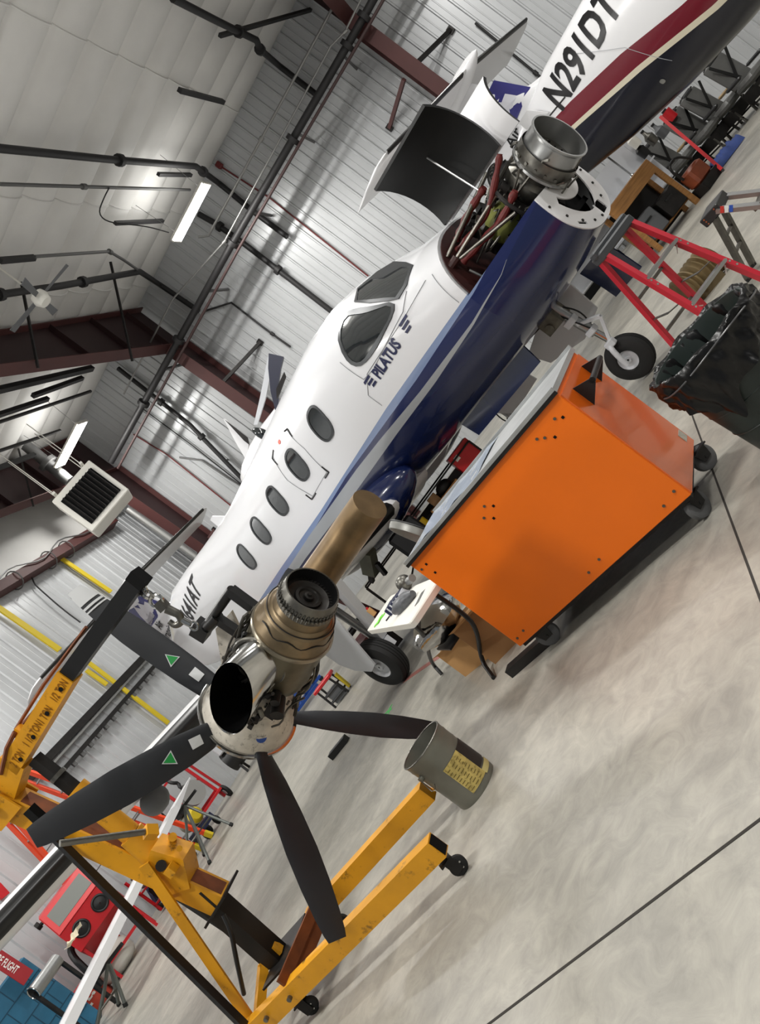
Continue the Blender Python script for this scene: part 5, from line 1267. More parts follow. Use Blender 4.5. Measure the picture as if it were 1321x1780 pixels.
def bottle(o, T_, p): MB(T_).cyl(p, p + UP * .08, .025, n=12).build('bottle_body', CARD, o, True); MB(T_).cyl(p + UP * .08, p + UP * .1, .012, n=10).build('bottle_cap', RED, o, True)
small('small_bottle', 'small brown bottle at the back left edge of the white table', 'bottle', on_table(652, 1068), bottle)
# boxes and bags under the table
def cbox(pa, w, d, h, rz, lab, M=CARD):
    c = Zp(*pa, 0); o = thing('cardboard_box', lab, 'box', c, rz); MB().box((0, 0, h / 2), (w, d, h)).build('box_body', M, o); MB().box((0, 0, h + .001), (w * .98, .05, .002)).build('packing_tape', mat('tape_tan', (190, 150, 100), .4), o)
    MB().rings([[(-w / 2, -d / 2, h), (w / 2, -d / 2, h)], [(-w / 2, -d / 2 - .06, h + .03), (w / 2, -d / 2 - .06, h + .03)]], closed=False).build('box_flap', CARD, o)
cbox((850, 1124), .46, .36, .26, -.4, 'open cardboard box on the floor under the white table')
cbox((888, 1112), .3, .28, .36, -.1, 'taller cardboard carton behind the open box under the table', mat('cardboard_dark', (150, 112, 70), .8))
fb, T = world_thing('foil_bag', 'crumpled silver foil bag under the white table', 'bag', Zp(800, 1120, 0))
q = Dp(762, 1078, 5.4); b = MB(T); R_ = random.Random(6); RR = []
for i in range(8):
    t = i / 7; r = .17 * math.sin(PI * (.12 + .8 * t)); RR.append([q + ux * (r * math.cos(a) * 1.3 * (1 + R_.uniform(-.12, .12))) + UP * (r * math.sin(a) * .75 * (1 + R_.uniform(-.12, .12))) - uy * (.25 - .5 * t) for a in [2 * PI * j / 14 for j in range(14)]])
b.rings(RR); b.build('foil_body', mat('silver_foil', (190, 190, 188), .12, 1.0, bump=.3, scale=10), fb, True, 30)
MB(T).bar(q - UP * .15 - ux * .2, q - UP * .15 + ux * .2, .3, .015).build('foil_tray', DSTEEL, fb)
for s_ in (-.18, .18): MB(T).bar(V((q.x, q.y, 0)) + ux * s_ , q + ux * s_ - UP * .15, .02, .02).build('tray_leg', BLACK, fb)
A = Zp(798, 1142, 0); B = Zp(755, 1105, .2)
rr_, T = world_thing('black_ramp', 'black flat bar leaning under the white table', 'bar', A); MB(T).bar(A + UP * .012, B, .07, .02).build('bar_body', BLACK, rr_)
# maroon seat behind the table
ms = Zp(648, 1130, 0); ms = Dp(612, 1064, 9.3); ms.z = 0
seat = thing('cabin_chair', 'maroon leather aircraft seat on the floor behind the white table', 'seat', ms, math.radians(-60))
MB().box((0, .1, .72), (.46, .12, .62), Matrix.Rotation(.2, 3, 'X'), bev=.05).build('backrest', MLEATH, seat, True, 30)
MB().box((0, -.15, .42), (.48, .5, .13), bev=.05).build('cushion', MLEATH, seat, True, 30)
MB().box((0, -.1, .2), (.4, .4, .3)).build('seat_base', DSTEEL, seat)
for s_ in (-.27, .27): MB().box((s_, -.12, .6), (.06, .42, .05), bev=.015).build('armrest', BLACK, seat)
# crate stand with red pad, beside the main wheel
rs = Zp(597, 1212, 0); stand = thing('wheel_chock_stand', 'red topped black frame stand on floor by the main wheel', 'stand', rs, math.radians(8))
MB().box((0, 0, .36), (.40, .2, .05), bev=.01).build('red_pad', RED, stand)
for x in (-.16, .16):
    for y in (-.08, .08): MB().bar((x, y, .0), (x * .9, y, .335), .025, .025).build('leg', BLACK, stand)
for z in (.08, .2): 
    b = MB(); b.tube([(-.16, -.08, z), (.16, -.08, z), (.16, .08, z), (-.16, .08, z), (-.16, -.08, z)], .014, 6); b.build('ring_bar', BLACK, stand)
MB().box((0, 0, .12), (.22, .12, .2)).build('inner_box', GREYP, stand)
MB().bar((.2, .0, .03), (.22, .0, .3), .07, .03).build('yellow_guard', YTAPE, stand)
# blue wheeled engine stand further back
bs = Zp(535, 1222, 0); bst = thing('wheeled_stand', 'blue tube stand on castors behind the hanging engine', 'stand', bs, math.radians(20))
for p0, p1 in (((-.5, -.3, .1), (.5, -.3, .1)), ((-.5, .35, .1), (.5, .35, .1)), ((0, -.3, .1), (0, .35, .1)), ((.3, .35, .1), (.32, .35, .75)), ((-.3, .35, .1), (-.3, .3, .7)), ((.32, .35, .75), (-.3, .3, .7)), ((0, -.3, .1), (.1, .3, .72))):
    MB().bar(p0, p1, .06, .06).build('frame_tube', BLUE, bst)
for x in (-.46, .46):
    for y in (-.3, .35): MB().cyl((x, y - .02, .05), (x, y + .02, .05), .05, n=16).build('castor_wheel', RUBBER, bst, True)
MB().box((.05, .2, .5), (.35, .3, .3), bev=.02).build('stand_motor', DSTEEL, bst)
# green mark and red paint line on the floor
GM = mat('green_floor_tape', (70, 190, 90), .6)
b = MB(); 
for a_, c_ in (((662, 1252), (682, 1224)), ((664, 1245), (681, 1232)), ((672, 1250), (680, 1226))): b.bar(Zp(*a_, .001), Zp(*c_, .001), .02, .002)
tag(b.build('floor_tape_mark', GM), 'small green tape mark on the concrete behind the propeller', 'tape')
A, B = Zp(703, 1183, .001), Zp(775, 1133, .001)
b = MB(); b.bar(A, B, .07, .002); tag(b.build('trim_30', mat('faded_red_line', (150, 100, 92), .5, var=.2, scale=20)), kind='structure', label='faded red painted line on the floor')
# ================================================================== TROLLEY AND CLUTTER UNDER THE FUSELAGE
tr = V((-2.57, 8.25, 0)); ta = math.radians(20)
trol = thing('parts_trolley', 'black wire frame parts trolley under the navy belly, full of clutter', 'trolley', tr, ta)
for x in (-.75, .55):
    for y in (-.25, .25): MB().bar((x, y, .06), (x, y, .88), .022, .022).build('frame_post', DSTEEL, trol)
for z in (.88, .60, .12):
    b = MB(); b.tube([(-.75, -.25, z), (.55, -.25, z), (.55, .25, z), (-.75, .25, z), (-.75, -.25, z)], .012, 6); b.build('frame_rail', DSTEEL, trol)
MB().box((-.1, .245, .46), (1.28, .012, .66)).build('back_panel', mat('dark_shelf', (38, 37, 36), .6), trol)
for z in (.58, .12): MB().box((-.1, 0, z), (1.28, .48, .012)).build('wire_shelf', mat('dark_shelf', (38, 37, 36), .6), trol)
MB().tube([(-.75, -.25, .12), (.0, -.25, .42)], .01, 6).build('frame_brace', DSTEEL, trol)
for x in (-.72, .52):
    for y in (-.23, .23): MB().cyl((x, y - .02, .045), (x, y + .02, .045), .045, n=14).build('castor_wheel', RUBBER, trol, True)
def tl(x, y, z): return tr + Matrix.Rotation(ta, 3, 'Z') @ V((x, y, z))
rb2 = thing('red_box', 'red metal box with a white sticker on the trolley under the belly', 'box', tl(.40, -.10, .668), ta)
MB().box((0, 0, .14), (.32, .26, .26), bev=.006).build('box_body', RED, rb2); MB().box((-.08, -.132, .2), (.06, .003, .06)).build('sticker', WPLAST, rb2)
bx = thing('battery_box', 'black box carrying the red metal box on the trolley', 'box', tl(.40, -.08, .588), ta); MB().box((0, 0, .035), (.26, .3, .07), bev=.008).build('box_body', BLACK, bx); MB().box((0, 0, .072), (.24, .26, .006)).build('box_lid', DSTEEL, bx)
wc = thing('wooden_tray', 'rough wooden tray with dark parts on the trolley middle shelf', 'tray', tl(-.10, -.1, .588), ta)
MB().box((0, 0, .02), (.44, .26, .03)).build('tray_floor', WOOD, wc)
for p, s_ in (((0, -.13, .09), (.46, .025, .13)), ((0, .13, .09), (.46, .025, .13)), ((-.22, 0, .09), (.025, .26, .13)), ((.22, 0, .09), (.025, .26, .13))): MB().box(p, s_).build('tray_side', WOOD, wc)
MB().ball((.08, -.02, .2), .09, 8, (1.2, 1, .9)).build('dark_part', DSTEEL, wc, True); MB().box((-.1, 0, .16), (.12, .14, .2)).build('dark_part', BROWN, wc)
yc = thing('yellow_can', 'small yellow can among the clutter on the left of the trolley', 'can', tl(-.50, -.14, .588), ta); MB().cyl((0, 0, 0), (0, 0, .2), .075, n=18).build('can_body', mat('can_yellow', (206, 170, 30), .4), yc, True); MB().cyl((0, 0, .2), (0, 0, .23), .04, n=14).build('can_cap', BLACK, yc, True)
bk = thing('black_bucket', 'dark round bucket left of the yellow can on the trolley', 'bucket', tl(-.66, .10, .588), ta); MB().lathe((0, 0, 0), UP, [(0, .01), (0, .085), (.2, .105), (.2, .095), (.02, .075), (.02, .01)], 20, True, True).build('bucket_body', BLACK, bk, True, 30); MB().torus((0, 0, .2), UP, .104, .006, 20, 6).build('bucket_rim', GREYP, bk, True)
for k, (x, y, s_, c) in enumerate(((-.35, .12, .14, GREYP), (.12, .15, .16, DSTEEL), (-.02, .02, .12, CARD))):
    pb2 = thing('parts_box', ('grey plastic parts box on the lower trolley shelf', 'dark steel parts box on the lower trolley shelf', 'cardboard parts box on the lower trolley shelf')[k], 'box', tl(x, y, .126), ta); MB().box((0, 0, s_ / 2), (s_ * 1.3, s_, s_)).build('box_body', c, pb2); MB().box((0, 0, s_ + .004), (s_ * 1.33, s_ * 1.03, .01)).build('box_lid', c, pb2)
# shop stool with black round cushion and curved frame
sp_ = Zp(770, 1010, 0); sp_ = V((-2.95, 7.45, 0))
stool = thing('office_chair', 'black swivel chair under the wing root between trolley and table', 'chair', sp_, .6)
MB().box((0, 0, .50), (.44, .42, .09), bev=.035).build('seat', mat('black_vinyl', (28, 29, 31), .35), stool, True, 30); MB().box((0, .22, .78), (.40, .07, .34), Matrix.Rotation(-.15, 3, 'X'), bev=.03).build('backrest', mat('black_vinyl', (28, 29, 31), .35), stool, True, 30)
MB().cyl((0, 0, .1), (0, 0, .47), .03, n=12).build('gas_column', DSTEEL, stool, True); MB().bar((0, .2, .48), (0, .25, .7), .05, .015).build('back_bracket', DSTEEL, stool)
for k in range(5):
    a = 2 * PI * k / 5; lg = MB().bar((0, 0, .11), (.28 * math.cos(a), .28 * math.sin(a), .08), .04, .03).build('leg', BLACK, stool); MB().ball((.28 * math.cos(a), .28 * math.sin(a), .034), .034, 6).build('castor', RUBBER, lg, True)
# tail stand frame of thin tubes behind the wing
fr_ = V((-3.7, 8.2, 0)); fr_.y += .15; frm = thing('tube_rack', 'thin black tube rack behind the main wheel leg', 'rack', fr_, .5)
for p0, p1 in (((-.5, 0, 0), (-.5, 0, .8)), ((.5, 0, 0), (.5, 0, .8)), ((-.5, 0, .8), (.5, 0, .8)), ((-.5, 0, .2), (.5, 0, .7)), ((-.5, .4, 0), (-.5, .4, .75)), ((.5, .4, 0), (.5, .4, .75)), ((-.5, .4, .75), (.5, .4, .75)), ((-.5, 0, .5), (-.5, .4, .5)), ((.5, 0, .5), (.5, .4, .5))):
    MB().bar(p0, p1, .022, .022).build('rack_tube', BLACK, frm)
# ================================================================== RIGHT: ROW OF SEATS, BENCH, WALL CLUTTER
def acseat(loc, rz, lab, beige):
    o = thing('cabin_chair', lab, 'seat', loc, rz, 'row of dark grey aircraft seats'); o.scale = (1.0,) * 3
    MB().box((0, .24, .80), (.48, .13, .72), Matrix.Rotation(-.18, 3, 'X'), bev=.05).build('backrest', LEATHER, o, True, 30)
    hr = MB().box((0, .27, 1.12), (.30, .10, .10), Matrix.Rotation(-.18, 3, 'X'), bev=.035).build('headrest', mat('black_leather', (40, 40, 41), .4), o, True, 30)
    MB().box((0, -.05, .44), (.50, .52, .15), bev=.05).build('cushion', LEATHER, o, True, 30)
    for s_ in (-1, 1):
        MB().box((s_ * .29, .0, .60), (.07, .46, .06), bev=.02).build('armrest', mat('beige_armrest', (192, 164, 122), .5) if beige and s_ > 0 else mat('black_leather', (40, 40, 41)), o, True, 30)
        MB().bar((s_ * .2, -.25, 0), (s_ * .2, -.2, .36), .035, .035).build('leg', STEEL, o); MB().bar((s_ * .2, .25, 0), (s_ * .2, .2, .36), .035, .035).build('leg', STEEL, o)
        MB().bar((s_ * .2, -.26, .1), (s_ * .2, .26, .1), .03, .03).build('side_rail', DSTEEL, o)
        MB().bar((s_ * .23, .12, 1.1), (-s_ * .12 if s_ > 0 else .02, .14, .5), .05, .012, up=(0, 1, 0)).build('shoulder_belt', BLACK, o)
    MB().box((0, 0, .24), (.44, .46, .2)).build('seat_pan', DSTEEL, o)
    MB().box((.02, .09, .50), (.07, .05, .03)).build('buckle', CHROME, o)
slabs = ['dark grey aircraft seat nearest to the wooden bench', 'dark grey aircraft seat just behind the leaning red pole', 'dark grey aircraft seat to the right of the red pole', 'dark grey aircraft seat second from the right edge, beige armrest', 'dark grey aircraft seat at the upper right picture edge']
for k in range(5):
    c = Zp(*((1182, 350), (1221, 309), (1256, 264), (1294, 222), (1330, 180))[k], 0); acseat((c.x + .1 + .04 * k, c.y + .3 + (.34 if k % 2 else 0), 0), math.radians(26) + (.1 if k % 2 else -.08), slabs[k], k in (1, 3))
tp, T = world_thing('blue_tarp', 'crumpled bright blue tarp on the floor beneath the aircraft seats', 'tarp', Zp(1262, 285, 0))
R_ = random.Random(12); A, B = Zp(1250, 298, 0), Zp(1292, 243, 0); b = MB(T); n_ = (B - A).normalized(); s_ = V((-n_.y, n_.x, 0)); 
b.rings([[A.lerp(B, i / 14) + s_ * (.36 * (j / 6) - .1) + UP * (.01 + .22 * math.sin(PI * j / 6) * R_.uniform(.5, 1)) for j in range(7)] for i in range(15)], closed=False); b.build('tarp_folds', BLUET, tp, True, 80)
A, B = Zp(1258, 297, 0), Dp(1148, 203, 12.6)
pl_, T = world_thing('red_pole', 'long red bar leaning against the row of aircraft seats', 'pole', A); MB(T).bar(A + UP * .03, B, .05, .04).build('pole_bar', RED, pl_); MB(T).bar(A + UP * .03, A + UP * .03 + (A - B).normalized() * .08, .04, .03).build('pole_tip', DSTEEL, pl_)
rbx, T = world_thing('red_can', 'small red can among the clutter above the leaning red pole', 'can', Dp(1163, 200, 13.9)); q = Dp(1163, 200, 13.9); MB(T).cyl(q - UP * .12, q + UP * .1, .1, n=16).build('can_body', RED, rbx, True); MB(T).cyl(q + UP * .1, q + UP * .14, .05, n=12).build('can_cap', BLACK, rbx, True)
# wooden bench with dark shelf below
w0 = V((1.0, 12.6, 0)); wb = thing('wooden_bench', 'wooden workbench with shelves of dark equipment below', 'bench', Zp(1122, 375, 0), math.radians(10))
wbl = wb.location
wa, wc_ = Dp(1056, 372, 12.0), Dp(1108, 312, 12.0)
BH = wa.z
wb.location = (wa.x + .1, wa.y + .45, 0); 
L_ = .95
MB().box((.35, 0, BH), (L_, .7, .06)).build('bench_top', WOOD, wb); MB().box((.35, -.33, BH - .12), (L_, .03, .18)).build('bench_apron', WOOD, wb)
for x in (-.09, .79):
    for y in (-.3, .3): MB().box((x, y, BH / 2), (.08, .08, BH)).build('leg', WOOD, wb)
MB().box((.35, .1, .15), (L_ - .1, .6, .03)).build('bench_shelf', WOOD, wb)
MB().box((.35, .33, .5), (L_ - .05, .02, .9)).build('back_panel', mat('dark_panel', (34, 33, 32), .7), wb)
for k, (x, y, z, s_, M, nm, lab) in enumerate(((.15, -.1, .165, (.36, .4, .42), GREYP, 'tool_case', 'grey tool case on the shelf under the wooden bench'), (.58, -.14, .165, (.36, .36, .36), DSTEEL, 'machine_box', 'dark machine box on the shelf under the wooden bench'))):
    q = wb.matrix_basis @ V((x, y, z)) if False else V(wb.location) + Matrix.Rotation(math.radians(10), 3, 'Z') @ V((x, y, z)); o = thing(nm, lab, 'case', q, math.radians(10)); MB().box((0, 0, s_[2] / 2), s_, bev=.015).build('case_body', M, o); MB().box((0, -s_[1] / 2 - .01, s_[2] * .7), (.14, .02, .03)).build('case_handle', BLACK, o)
dq_ = V(wb.location) + V((1.12, -.15, 0)); dr_ = thing('orange_power_tool', 'orange power drill machine beside the wooden bench', 'tool', dq_, .5)
MB().box((0, 0, .3), (.34, .3, .3), bev=.04).build('machine_body', mat('dull_orange', (128, 62, 36), .5, var=.2), dr_, True, 30); MB().box((0, 0, .08), (.4, .36, .16)).build('machine_base', DSTEEL, dr_); MB().tube([(-.2, 0, .4), (-.3, -.1, .7), (-.1, -.15, .75), (.1, -.1, .5)], .02, 8, 2).build('machine_hose', BLACK, dr_, True)
# equipment stand between: black rack under the nose
bc = Zp(1052, 486, 0); brk = thing('black_cabinet', 'black equipment cabinet far behind the nose of the navy aircraft', 'cabinet', (bc.x, bc.y, 0), .3)
MB().box((0, 0, .5), (1.3, .5, 1.0), bev=.01).build('cabinet_body', MATTE, brk); MB().box((-.05, -.255, .55), (.9, .02, .6)).build('cabinet_door', BLACK, brk)
rf = MB(); rf.tube([(.30, -.28, .12), (.30, -.28, .34), (.05, -.28, .34)], .02, 6); rf.build('red_guard', RED, brk)
# wall tools above the bench: pegs and hanging things
R_ = random.Random(31)
labs = ['hanging chrome torque wrench on the wall above the bench', 'hanging white bottle on the wall beside the striped belly', 'small black gauge hung on the wall above the seats', 'hanging steel funnel on the wall near the seats', 'grey spray can on the wall rail above the seats', 'hanging black hose loop on the wall above the bench']
for k, ((px, py), M) in enumerate(zip(((1072, 285), (1100, 245), (1115, 262), (1130, 240), (1148, 228), (1088, 300)), (CHROME, WPLAST, BLACK, STEEL, GREYP, BLACK))):
    q = Dp(px, py, 13.2 + .1 * k); o, T = world_thing('wall_tool' if k else 'torque_wrench', labs[k], 'tool', q)
    if k in (0,): MB(T).bar(q + UP * .35, q - UP * .35, .04, .03).build('tool_shaft', M, o); MB(T).ball(q - UP * .38, .07, 8).build('tool_head', M, o, True)
    elif k == 5: MB(T).torus(q, FWD, .16, .015, 20, 6).build('hose_loop', M, o, True); MB(T).cyl(q + UP * .15, q + UP * .2, .02, n=8).build('hose_end', STEEL, o)
    else: MB(T).lathe(q - UP * .14, UP, [(0, .02), (.0, .08), (.18, .09), (.24, .04), (.3, .03)], 14, True, True).build('tool_body', M, o, True, 40); MB(T).cyl(q + UP * .16, q + UP * .2, .035, n=10).build('tool_cap', BLACK if M is not BLACK else RED, o)
# open shelf unit on the wall behind them, so that they hang on something
sq = V((.9, 15.2, 0)); su = thing('wall_shelf_unit', 'white pegboard shelf unit behind the row of seats', 'shelf', sq, math.radians(14))
MB().box((0, .05, 1.0), (3.2, .04, 1.1)).build('pegboard', LGREY, su)
for x in (-1.5, 1.5): MB().box((x, .05, .75), (.06, .06, 1.5)).build('shelf_post', LGREY, su)
for z in (.5, .95): MB().box((0, -.08, z), (3.1, .26, .03)).build('shelf_board', LGREY, su)
# ================================================================== FAR AIRCRAFT BEHIND THE CABIN ROOF
fa, T = world_thing('far_aircraft', 'white cabin of a far aircraft behind the roof, with a raised dark panel', 'aircraft', Dp(450, 790, 14.0))
A, B = Dp(398, 872, 14.2), Dp(520, 705, 13.2); d_ = (B - A).normalized(); sd_ = d_.cross(UP).normalized(); up_ = sd_.cross(d_)
R = []
for t, r in ((.22, .2), (.26, .36), (.35, .46), (.5, .54), (.7, .58), (.9, .56), (1.05, .46), (1.2, .3)):
    c = A + (B - A) * t - UP * .25; R.append([c + sd_ * (r * .85 * math.cos(a)) + up_ * (r * math.copysign(abs(math.sin(a)) ** .8, math.sin(a))) for a in [2 * PI * j / 32 for j in range(32)]])
b = MB(T); b.rings(R); fab = b.build('fuselage', WHITE, fa, True, 50)
wq = Dp(458, 755, 13.05); b = MB(T); b.lathe(wq, -FWD, [(-.12, .0), (-.12, .12), (.0, .12), (.02, .10), (.03, .02)], 20); 
for v in b.bm.verts:
    p = T.inverted() @ v.co - wq; p = p - UP * 0; e = p.dot(UP); h_ = p.dot(_A); v.co = T @ (wq + UP * (e * 1.75) + _A * (h_ * .75 - e * .3) + FWD * p.dot(FWD))
b.build('cabin_window', GLASS, fab, True)
def fpoly(pxs, dep, th, M, name):
    b = MB(T); P = [Dp(*p, dep) for p in pxs]; b.prism(P, FWD * th); return b.build(name, M, fa)
fpoly([(488, 742), (478, 712), (470, 680), (466, 640), (467, 614), (493, 620), (488, 640), (484, 668), (484, 700), (491, 735)], 13.0, .10, mat('dark_slate_panel', (44, 46, 62), .3), 'raised_panel')
fpoly([(494, 646), (497, 654), (486, 684), (481, 694), (480, 676)], 12.9, .06, DSTEEL, 'panel_strut')
fpoly([(390, 729), (430, 760), (432, 772), (424, 766)], 14.4, .08, DSTEEL, 'wing_edge')
fpoly([(388, 728), (392, 728), (433, 768), (428, 800), (410, 770)], 14.5, .06, WHITE, 'wing_panel')
fpoly([(466, 618), (472, 640), (462, 690), (447, 738), (441, 738), (452, 690)], 13.3, .08, LGREY, 'panel_side')
# ================================================================== LEFT END OF THE HANGAR
XL = XW + 0.12
def LX(px, py, x=XL): return Xp(px, py, x)
# rails and straps on the end wall
def wall_bar(name, lab, cat, pa, pb_, w, t, M, x=XL, grp=None, teeth=0):
    A, B = LX(*pa, x), LX(*pb_, x); o, T = world_thing(name, lab, cat, A, grp); MB(T).bar(A, B, t, w, up=UP if abs((B - A).normalized().z) < .7 else (0, 1, 0)).build('bar_body', M, o)
    if teeth:
        for k in range(teeth):
            q = A.lerp(B, (k + .5) / teeth); MB(T).box(q - UP * (w * .5 + .05), (.05, .10, .10)).build('rail_clip', DCOND, o)
    return o
wall_bar('wall_rail', 'thick dark rail running level along the end wall, upper one', 'rail', (330, 1058), (20, 1385), .17, .1, DSTEEL)
wall_bar('wall_rail', 'thin dark rail with clips along the end wall, lower one', 'rail', (275, 1150), (100, 1350), .09, .08, DSTEEL, XL, None, 14)
wall_bar('wall_rail', 'pale slim rail between the two dark rails on the end wall', 'rail', (262, 1140), (70, 1352), .05, .06, CONDUIT)
for pa, pb_, w, lab in (((104, 969), (193, 1029), .15, 'upper yellow strap on end wall under the maroon header beam'), ((-20, 1044), (104, 1130), .17, 'yellow strap on the end wall at the left picture edge'), ((153, 1151), (293, 1257), .12, 'long thin yellow strap on the end wall behind the upper propeller blade'), ((150, 1165), (186, 1190), .12, 'short yellow strap stub beside the black boom extension')):
    wall_bar('yellow_strap', lab, 'strap', pa, pb_, w, .04, YTAPE)
wall_bar('wall_sign', 'small red sign on the end wall at the left picture edge', 'sign', (-6, 1555), (8, 1544), .25, .05, RED)
o = pipe('wall_cable', [LX(55, 1003), LX(60, 1015), LX(70, 1025), LX(110, 1060), LX(140, 1082)], .02, PIPE, 'black cable hanging on end wall below the maroon header beam', 'cable', smooth=2)
# red blasting cabinet
bcx = -12.35
cab = thing('blast_cabinet', 'red blasting cabinet with two black glove ports and a slanted window', 'cabinet', (bcx - .35, 8.85, 0), math.radians(52))
# local: x right along its front, -y toward the viewer
def cbx(name, M, fn, parent=None, smooth=False):
    b = MB(); fn(b); return b.build(name, M, parent or cab, smooth, 35)
cw_ = .98
side = [(-.42, .80), (-.42, 1.22), (-.08, 1.68), (.28, 1.72), (.28, .80), (0, .55)]
cbody = cbx('cabinet_body', RED, lambda b: b.prism([(-cw_ / 2, y, z) for y, z in side], (cw_, 0, 0)))
win_n = V((0, -.46, .34)).normalized(); wc0 = V((0, -.25, 1.45)); wup = V((0, .34, .46)).normalized()
cbx('window_frame', mat('pale_red_frame', (196, 60, 62), .4), lambda b: b.box(wc0 + win_n * .012, (cw_ * .96, .54, .03), Matrix((V((1, 0, 0)), wup, win_n)).transposed()), cbody)
cbx('viewing_window', mat('grey_pane', (120, 122, 118), .2), lambda b: b.box(wc0 + win_n * .022, (cw_ * .78, .34, .02), Matrix((V((1, 0, 0)), wup, win_n)).transposed()), cbody)
for sx in (-.22, .22):
    g = cbx('glove_port', BLACK, lambda b: b.torus((sx, -.425, 1.02), (0, 1, 0), .125, .022, 28, 8), cbody, True)
    cbx('glove_sleeve', mat('black_glove', (20, 20, 21), .55), lambda b: b.lathe((sx, -.424, 1.02), (0, 1, 0), [(-.03, .01), (-.02, .06), (0, .12), (.01, .12)], 24), g, True)
for x in (-.44, .44):
    for y in (-.36, .24): cbx('leg', RED, lambda b: b.bar((x, y, 0), (x, y, .85), .05, .05))
cbx('cross_rail', RED, lambda b: (b.bar((-.44, -.36, .3), (.44, -.36, .3), .05, .05)))
cbx('dust_pipe', BLACK, lambda b: b.tube([(-.5, -.1, 1.0), (-.62, -.2, .9), (-.66, -.3, .5), (-.7, -.3, .2)], .06, 10, 2), None, True)
cbx('pressure_gauge', DSTEEL, lambda b: (b.cyl((-.62, .1, 1.62), (-.55, .1, 1.62), .07, n=12), b.cyl((-.55, .1, 1.6), (-.45, .1, 1.6), .03, n=8)))
# white sack, red case under it
sk = Zp(203, 1700, 0); sack = thing('white_sack', 'white crumpled sack on the floor below the red blasting cabinet', 'sack', (sk.x + .5, sk.y - .12, 0), .5)
R_ = random.Random(3); RR = []
for i in range(9):
    t = i / 8; z = .5 * t; r = .36 * (1 - .55 * (2 * t - 1) ** 4) * (.72 if i in (0, 8) else 1); RR.append([(r * 1.1 * math.cos(a) * (1 + R_.uniform(-.07, .07)), r * .75 * math.sin(a) * (1 + R_.uniform(-.07, .07)), z) for a in [2 * PI * j / 20 for j in range(20)]])
MB().rings(RR).build('sack_body', mat('white_cloth', (212, 210, 202), .8, bump=.5, scale=7), sack, True, 80); MB().torus((0, 0, .47), UP, .22, .02, 18, 6).build('sack_tie', DCOND, sack, True)
rc = Zp(178, 1738, 0); rcase = thing('red_crate', 'faded red crate with white print beside the white sack', 'crate', (rc.x + .35, rc.y - .3, 0), math.radians(50))
MB().box((0, 0, .24), (.55, .4, .48), bev=.01).build('crate_body', mat('faded_red', (178, 62, 44), .55, var=.1), rcase)
R_ = random.Random(8); b = MB()
for k in range(16): b.box((R_.uniform(-.13, .13), -.203, R_.uniform(.14, .34)), (R_.uniform(.03, .1), .004, R_.uniform(.012, .04)))
b.build('white_print', WPLAST, rcase); MB().box((0, 0, .49), (.56, .41, .02)).build('crate_lid', RED, rcase)
# blue padded stack and banner
bq = Zp(160, 1765, 0); stack = thing('blue_block_stack', 'tall blue padded block with seams at the lower left corner', 'padding', (-12.75, 6.55, 0), math.radians(75))
MB().box((0, 0, .76), (1.9, .5, 1.52), bev=.03).build('padding_body', CLOTHB, stack)
b = MB()
for z in (.3, .6, .9, 1.2): b.box((0, -.251, z), (1.88, .006, .012))
R_ = random.Random(4)
for r_ in range(5):
    for k in range(6): b.box((-.85 + .32 * k + .16 * (r_ % 2), -.251, .15 + .3 * r_), (.012, .006, .28))
b.build('seam_groove', mat('dark_blue_seam', (18, 58, 80), .8), stack)
A, B = LX(-30, 1648, -12.1), LX(50, 1700, -12.1)
ban, T = world_thing('warning_banner', 'red REMOVE BEFORE FLIGHT streamer hanging against the blue padding', 'banner', A); bd_ = (B - A).normalized(); bs_ = V((0, 1, 0)) - bd_ * bd_.y; bs_.normalize(); bn_ = bs_.cross(bd_)
if bn_.x < 0: bn_ = -bn_
bt = B - bd_ * 1.15
b = MB(T); b.rings([[bt + bs_ * .12 + bn_ * .0, bt - bs_ * .12], [B + bs_ * .12, B - bs_ * .12]], closed=False); b.rings([[bt + bs_ * .12 - bn_ * .01, bt - bs_ * .12 - bn_ * .01], [B + bs_ * .12 - bn_ * .01, B - bs_ * .12 - bn_ * .01]], closed=False); b.build('streamer_cloth', mat('banner_red', (150, 26, 34), .6), ban)
b = MB(T); b.text('REMOVE BEFORE FLIGHT', lambda x, y, z: B - bd_ * 1.03 + bd_ * x + bs_ * (y - .06) + bn_ * .004, .17, 0, .003, 0, .44); b.build('streamer_lettering', mat('banner_white', (228, 222, 218), .6), ban)
# white aileron lying on two trestles
XP_ = -10.15
a0, a1 = Xp(333, 1347, XP_), Xp(150, 1700, XP_); zt_ = .86
p0 = Zp(332, 1349, .88); A = Xp(330, 1352, -10.3); B = Xp(118, 1775, -10.15)
fl_, T = world_thing('white_flap', 'long white flap panel with pointed end lying on two trestles', 'panel', (A + B) / 2)
d_ = (B - A).normalized(); s2_ = UP.cross(d_).normalized()
b = MB(T)
Rg = []
for t, w, h in ((0, .01, .015), (.12, .12, .06), (.2, .2, .09), (1.0, .22, .11), (1.06, .22, .11)):
    c = A + (B - A) * t; Rg.append([c + s2_ * (w * x) + UP * (h * z) for x, z in ((-1, -.5), (1, -.6), (1, .5), (.3, .75), (-1, .5))])
b.rings(Rg); fb_ = b.build('flap_skin', WHITE, fl_)
for px in ((282, 1405), (138, 1635)):
    q = Xp(*px, XP_ + .05); b = MB(T); R_ = random.Random(px[0]); b.rings([[q + d_ * (.32 * (i / 6 - .5)) + s2_ * (.16 * (j / 4 - .5)) + UP * (.09 + R_.uniform(-.04, .05)) for j in range(5)] for i in range(7)], closed=False); b.build('masking_rag', mat('cream_rag', (216, 206, 180), .8), fl_)
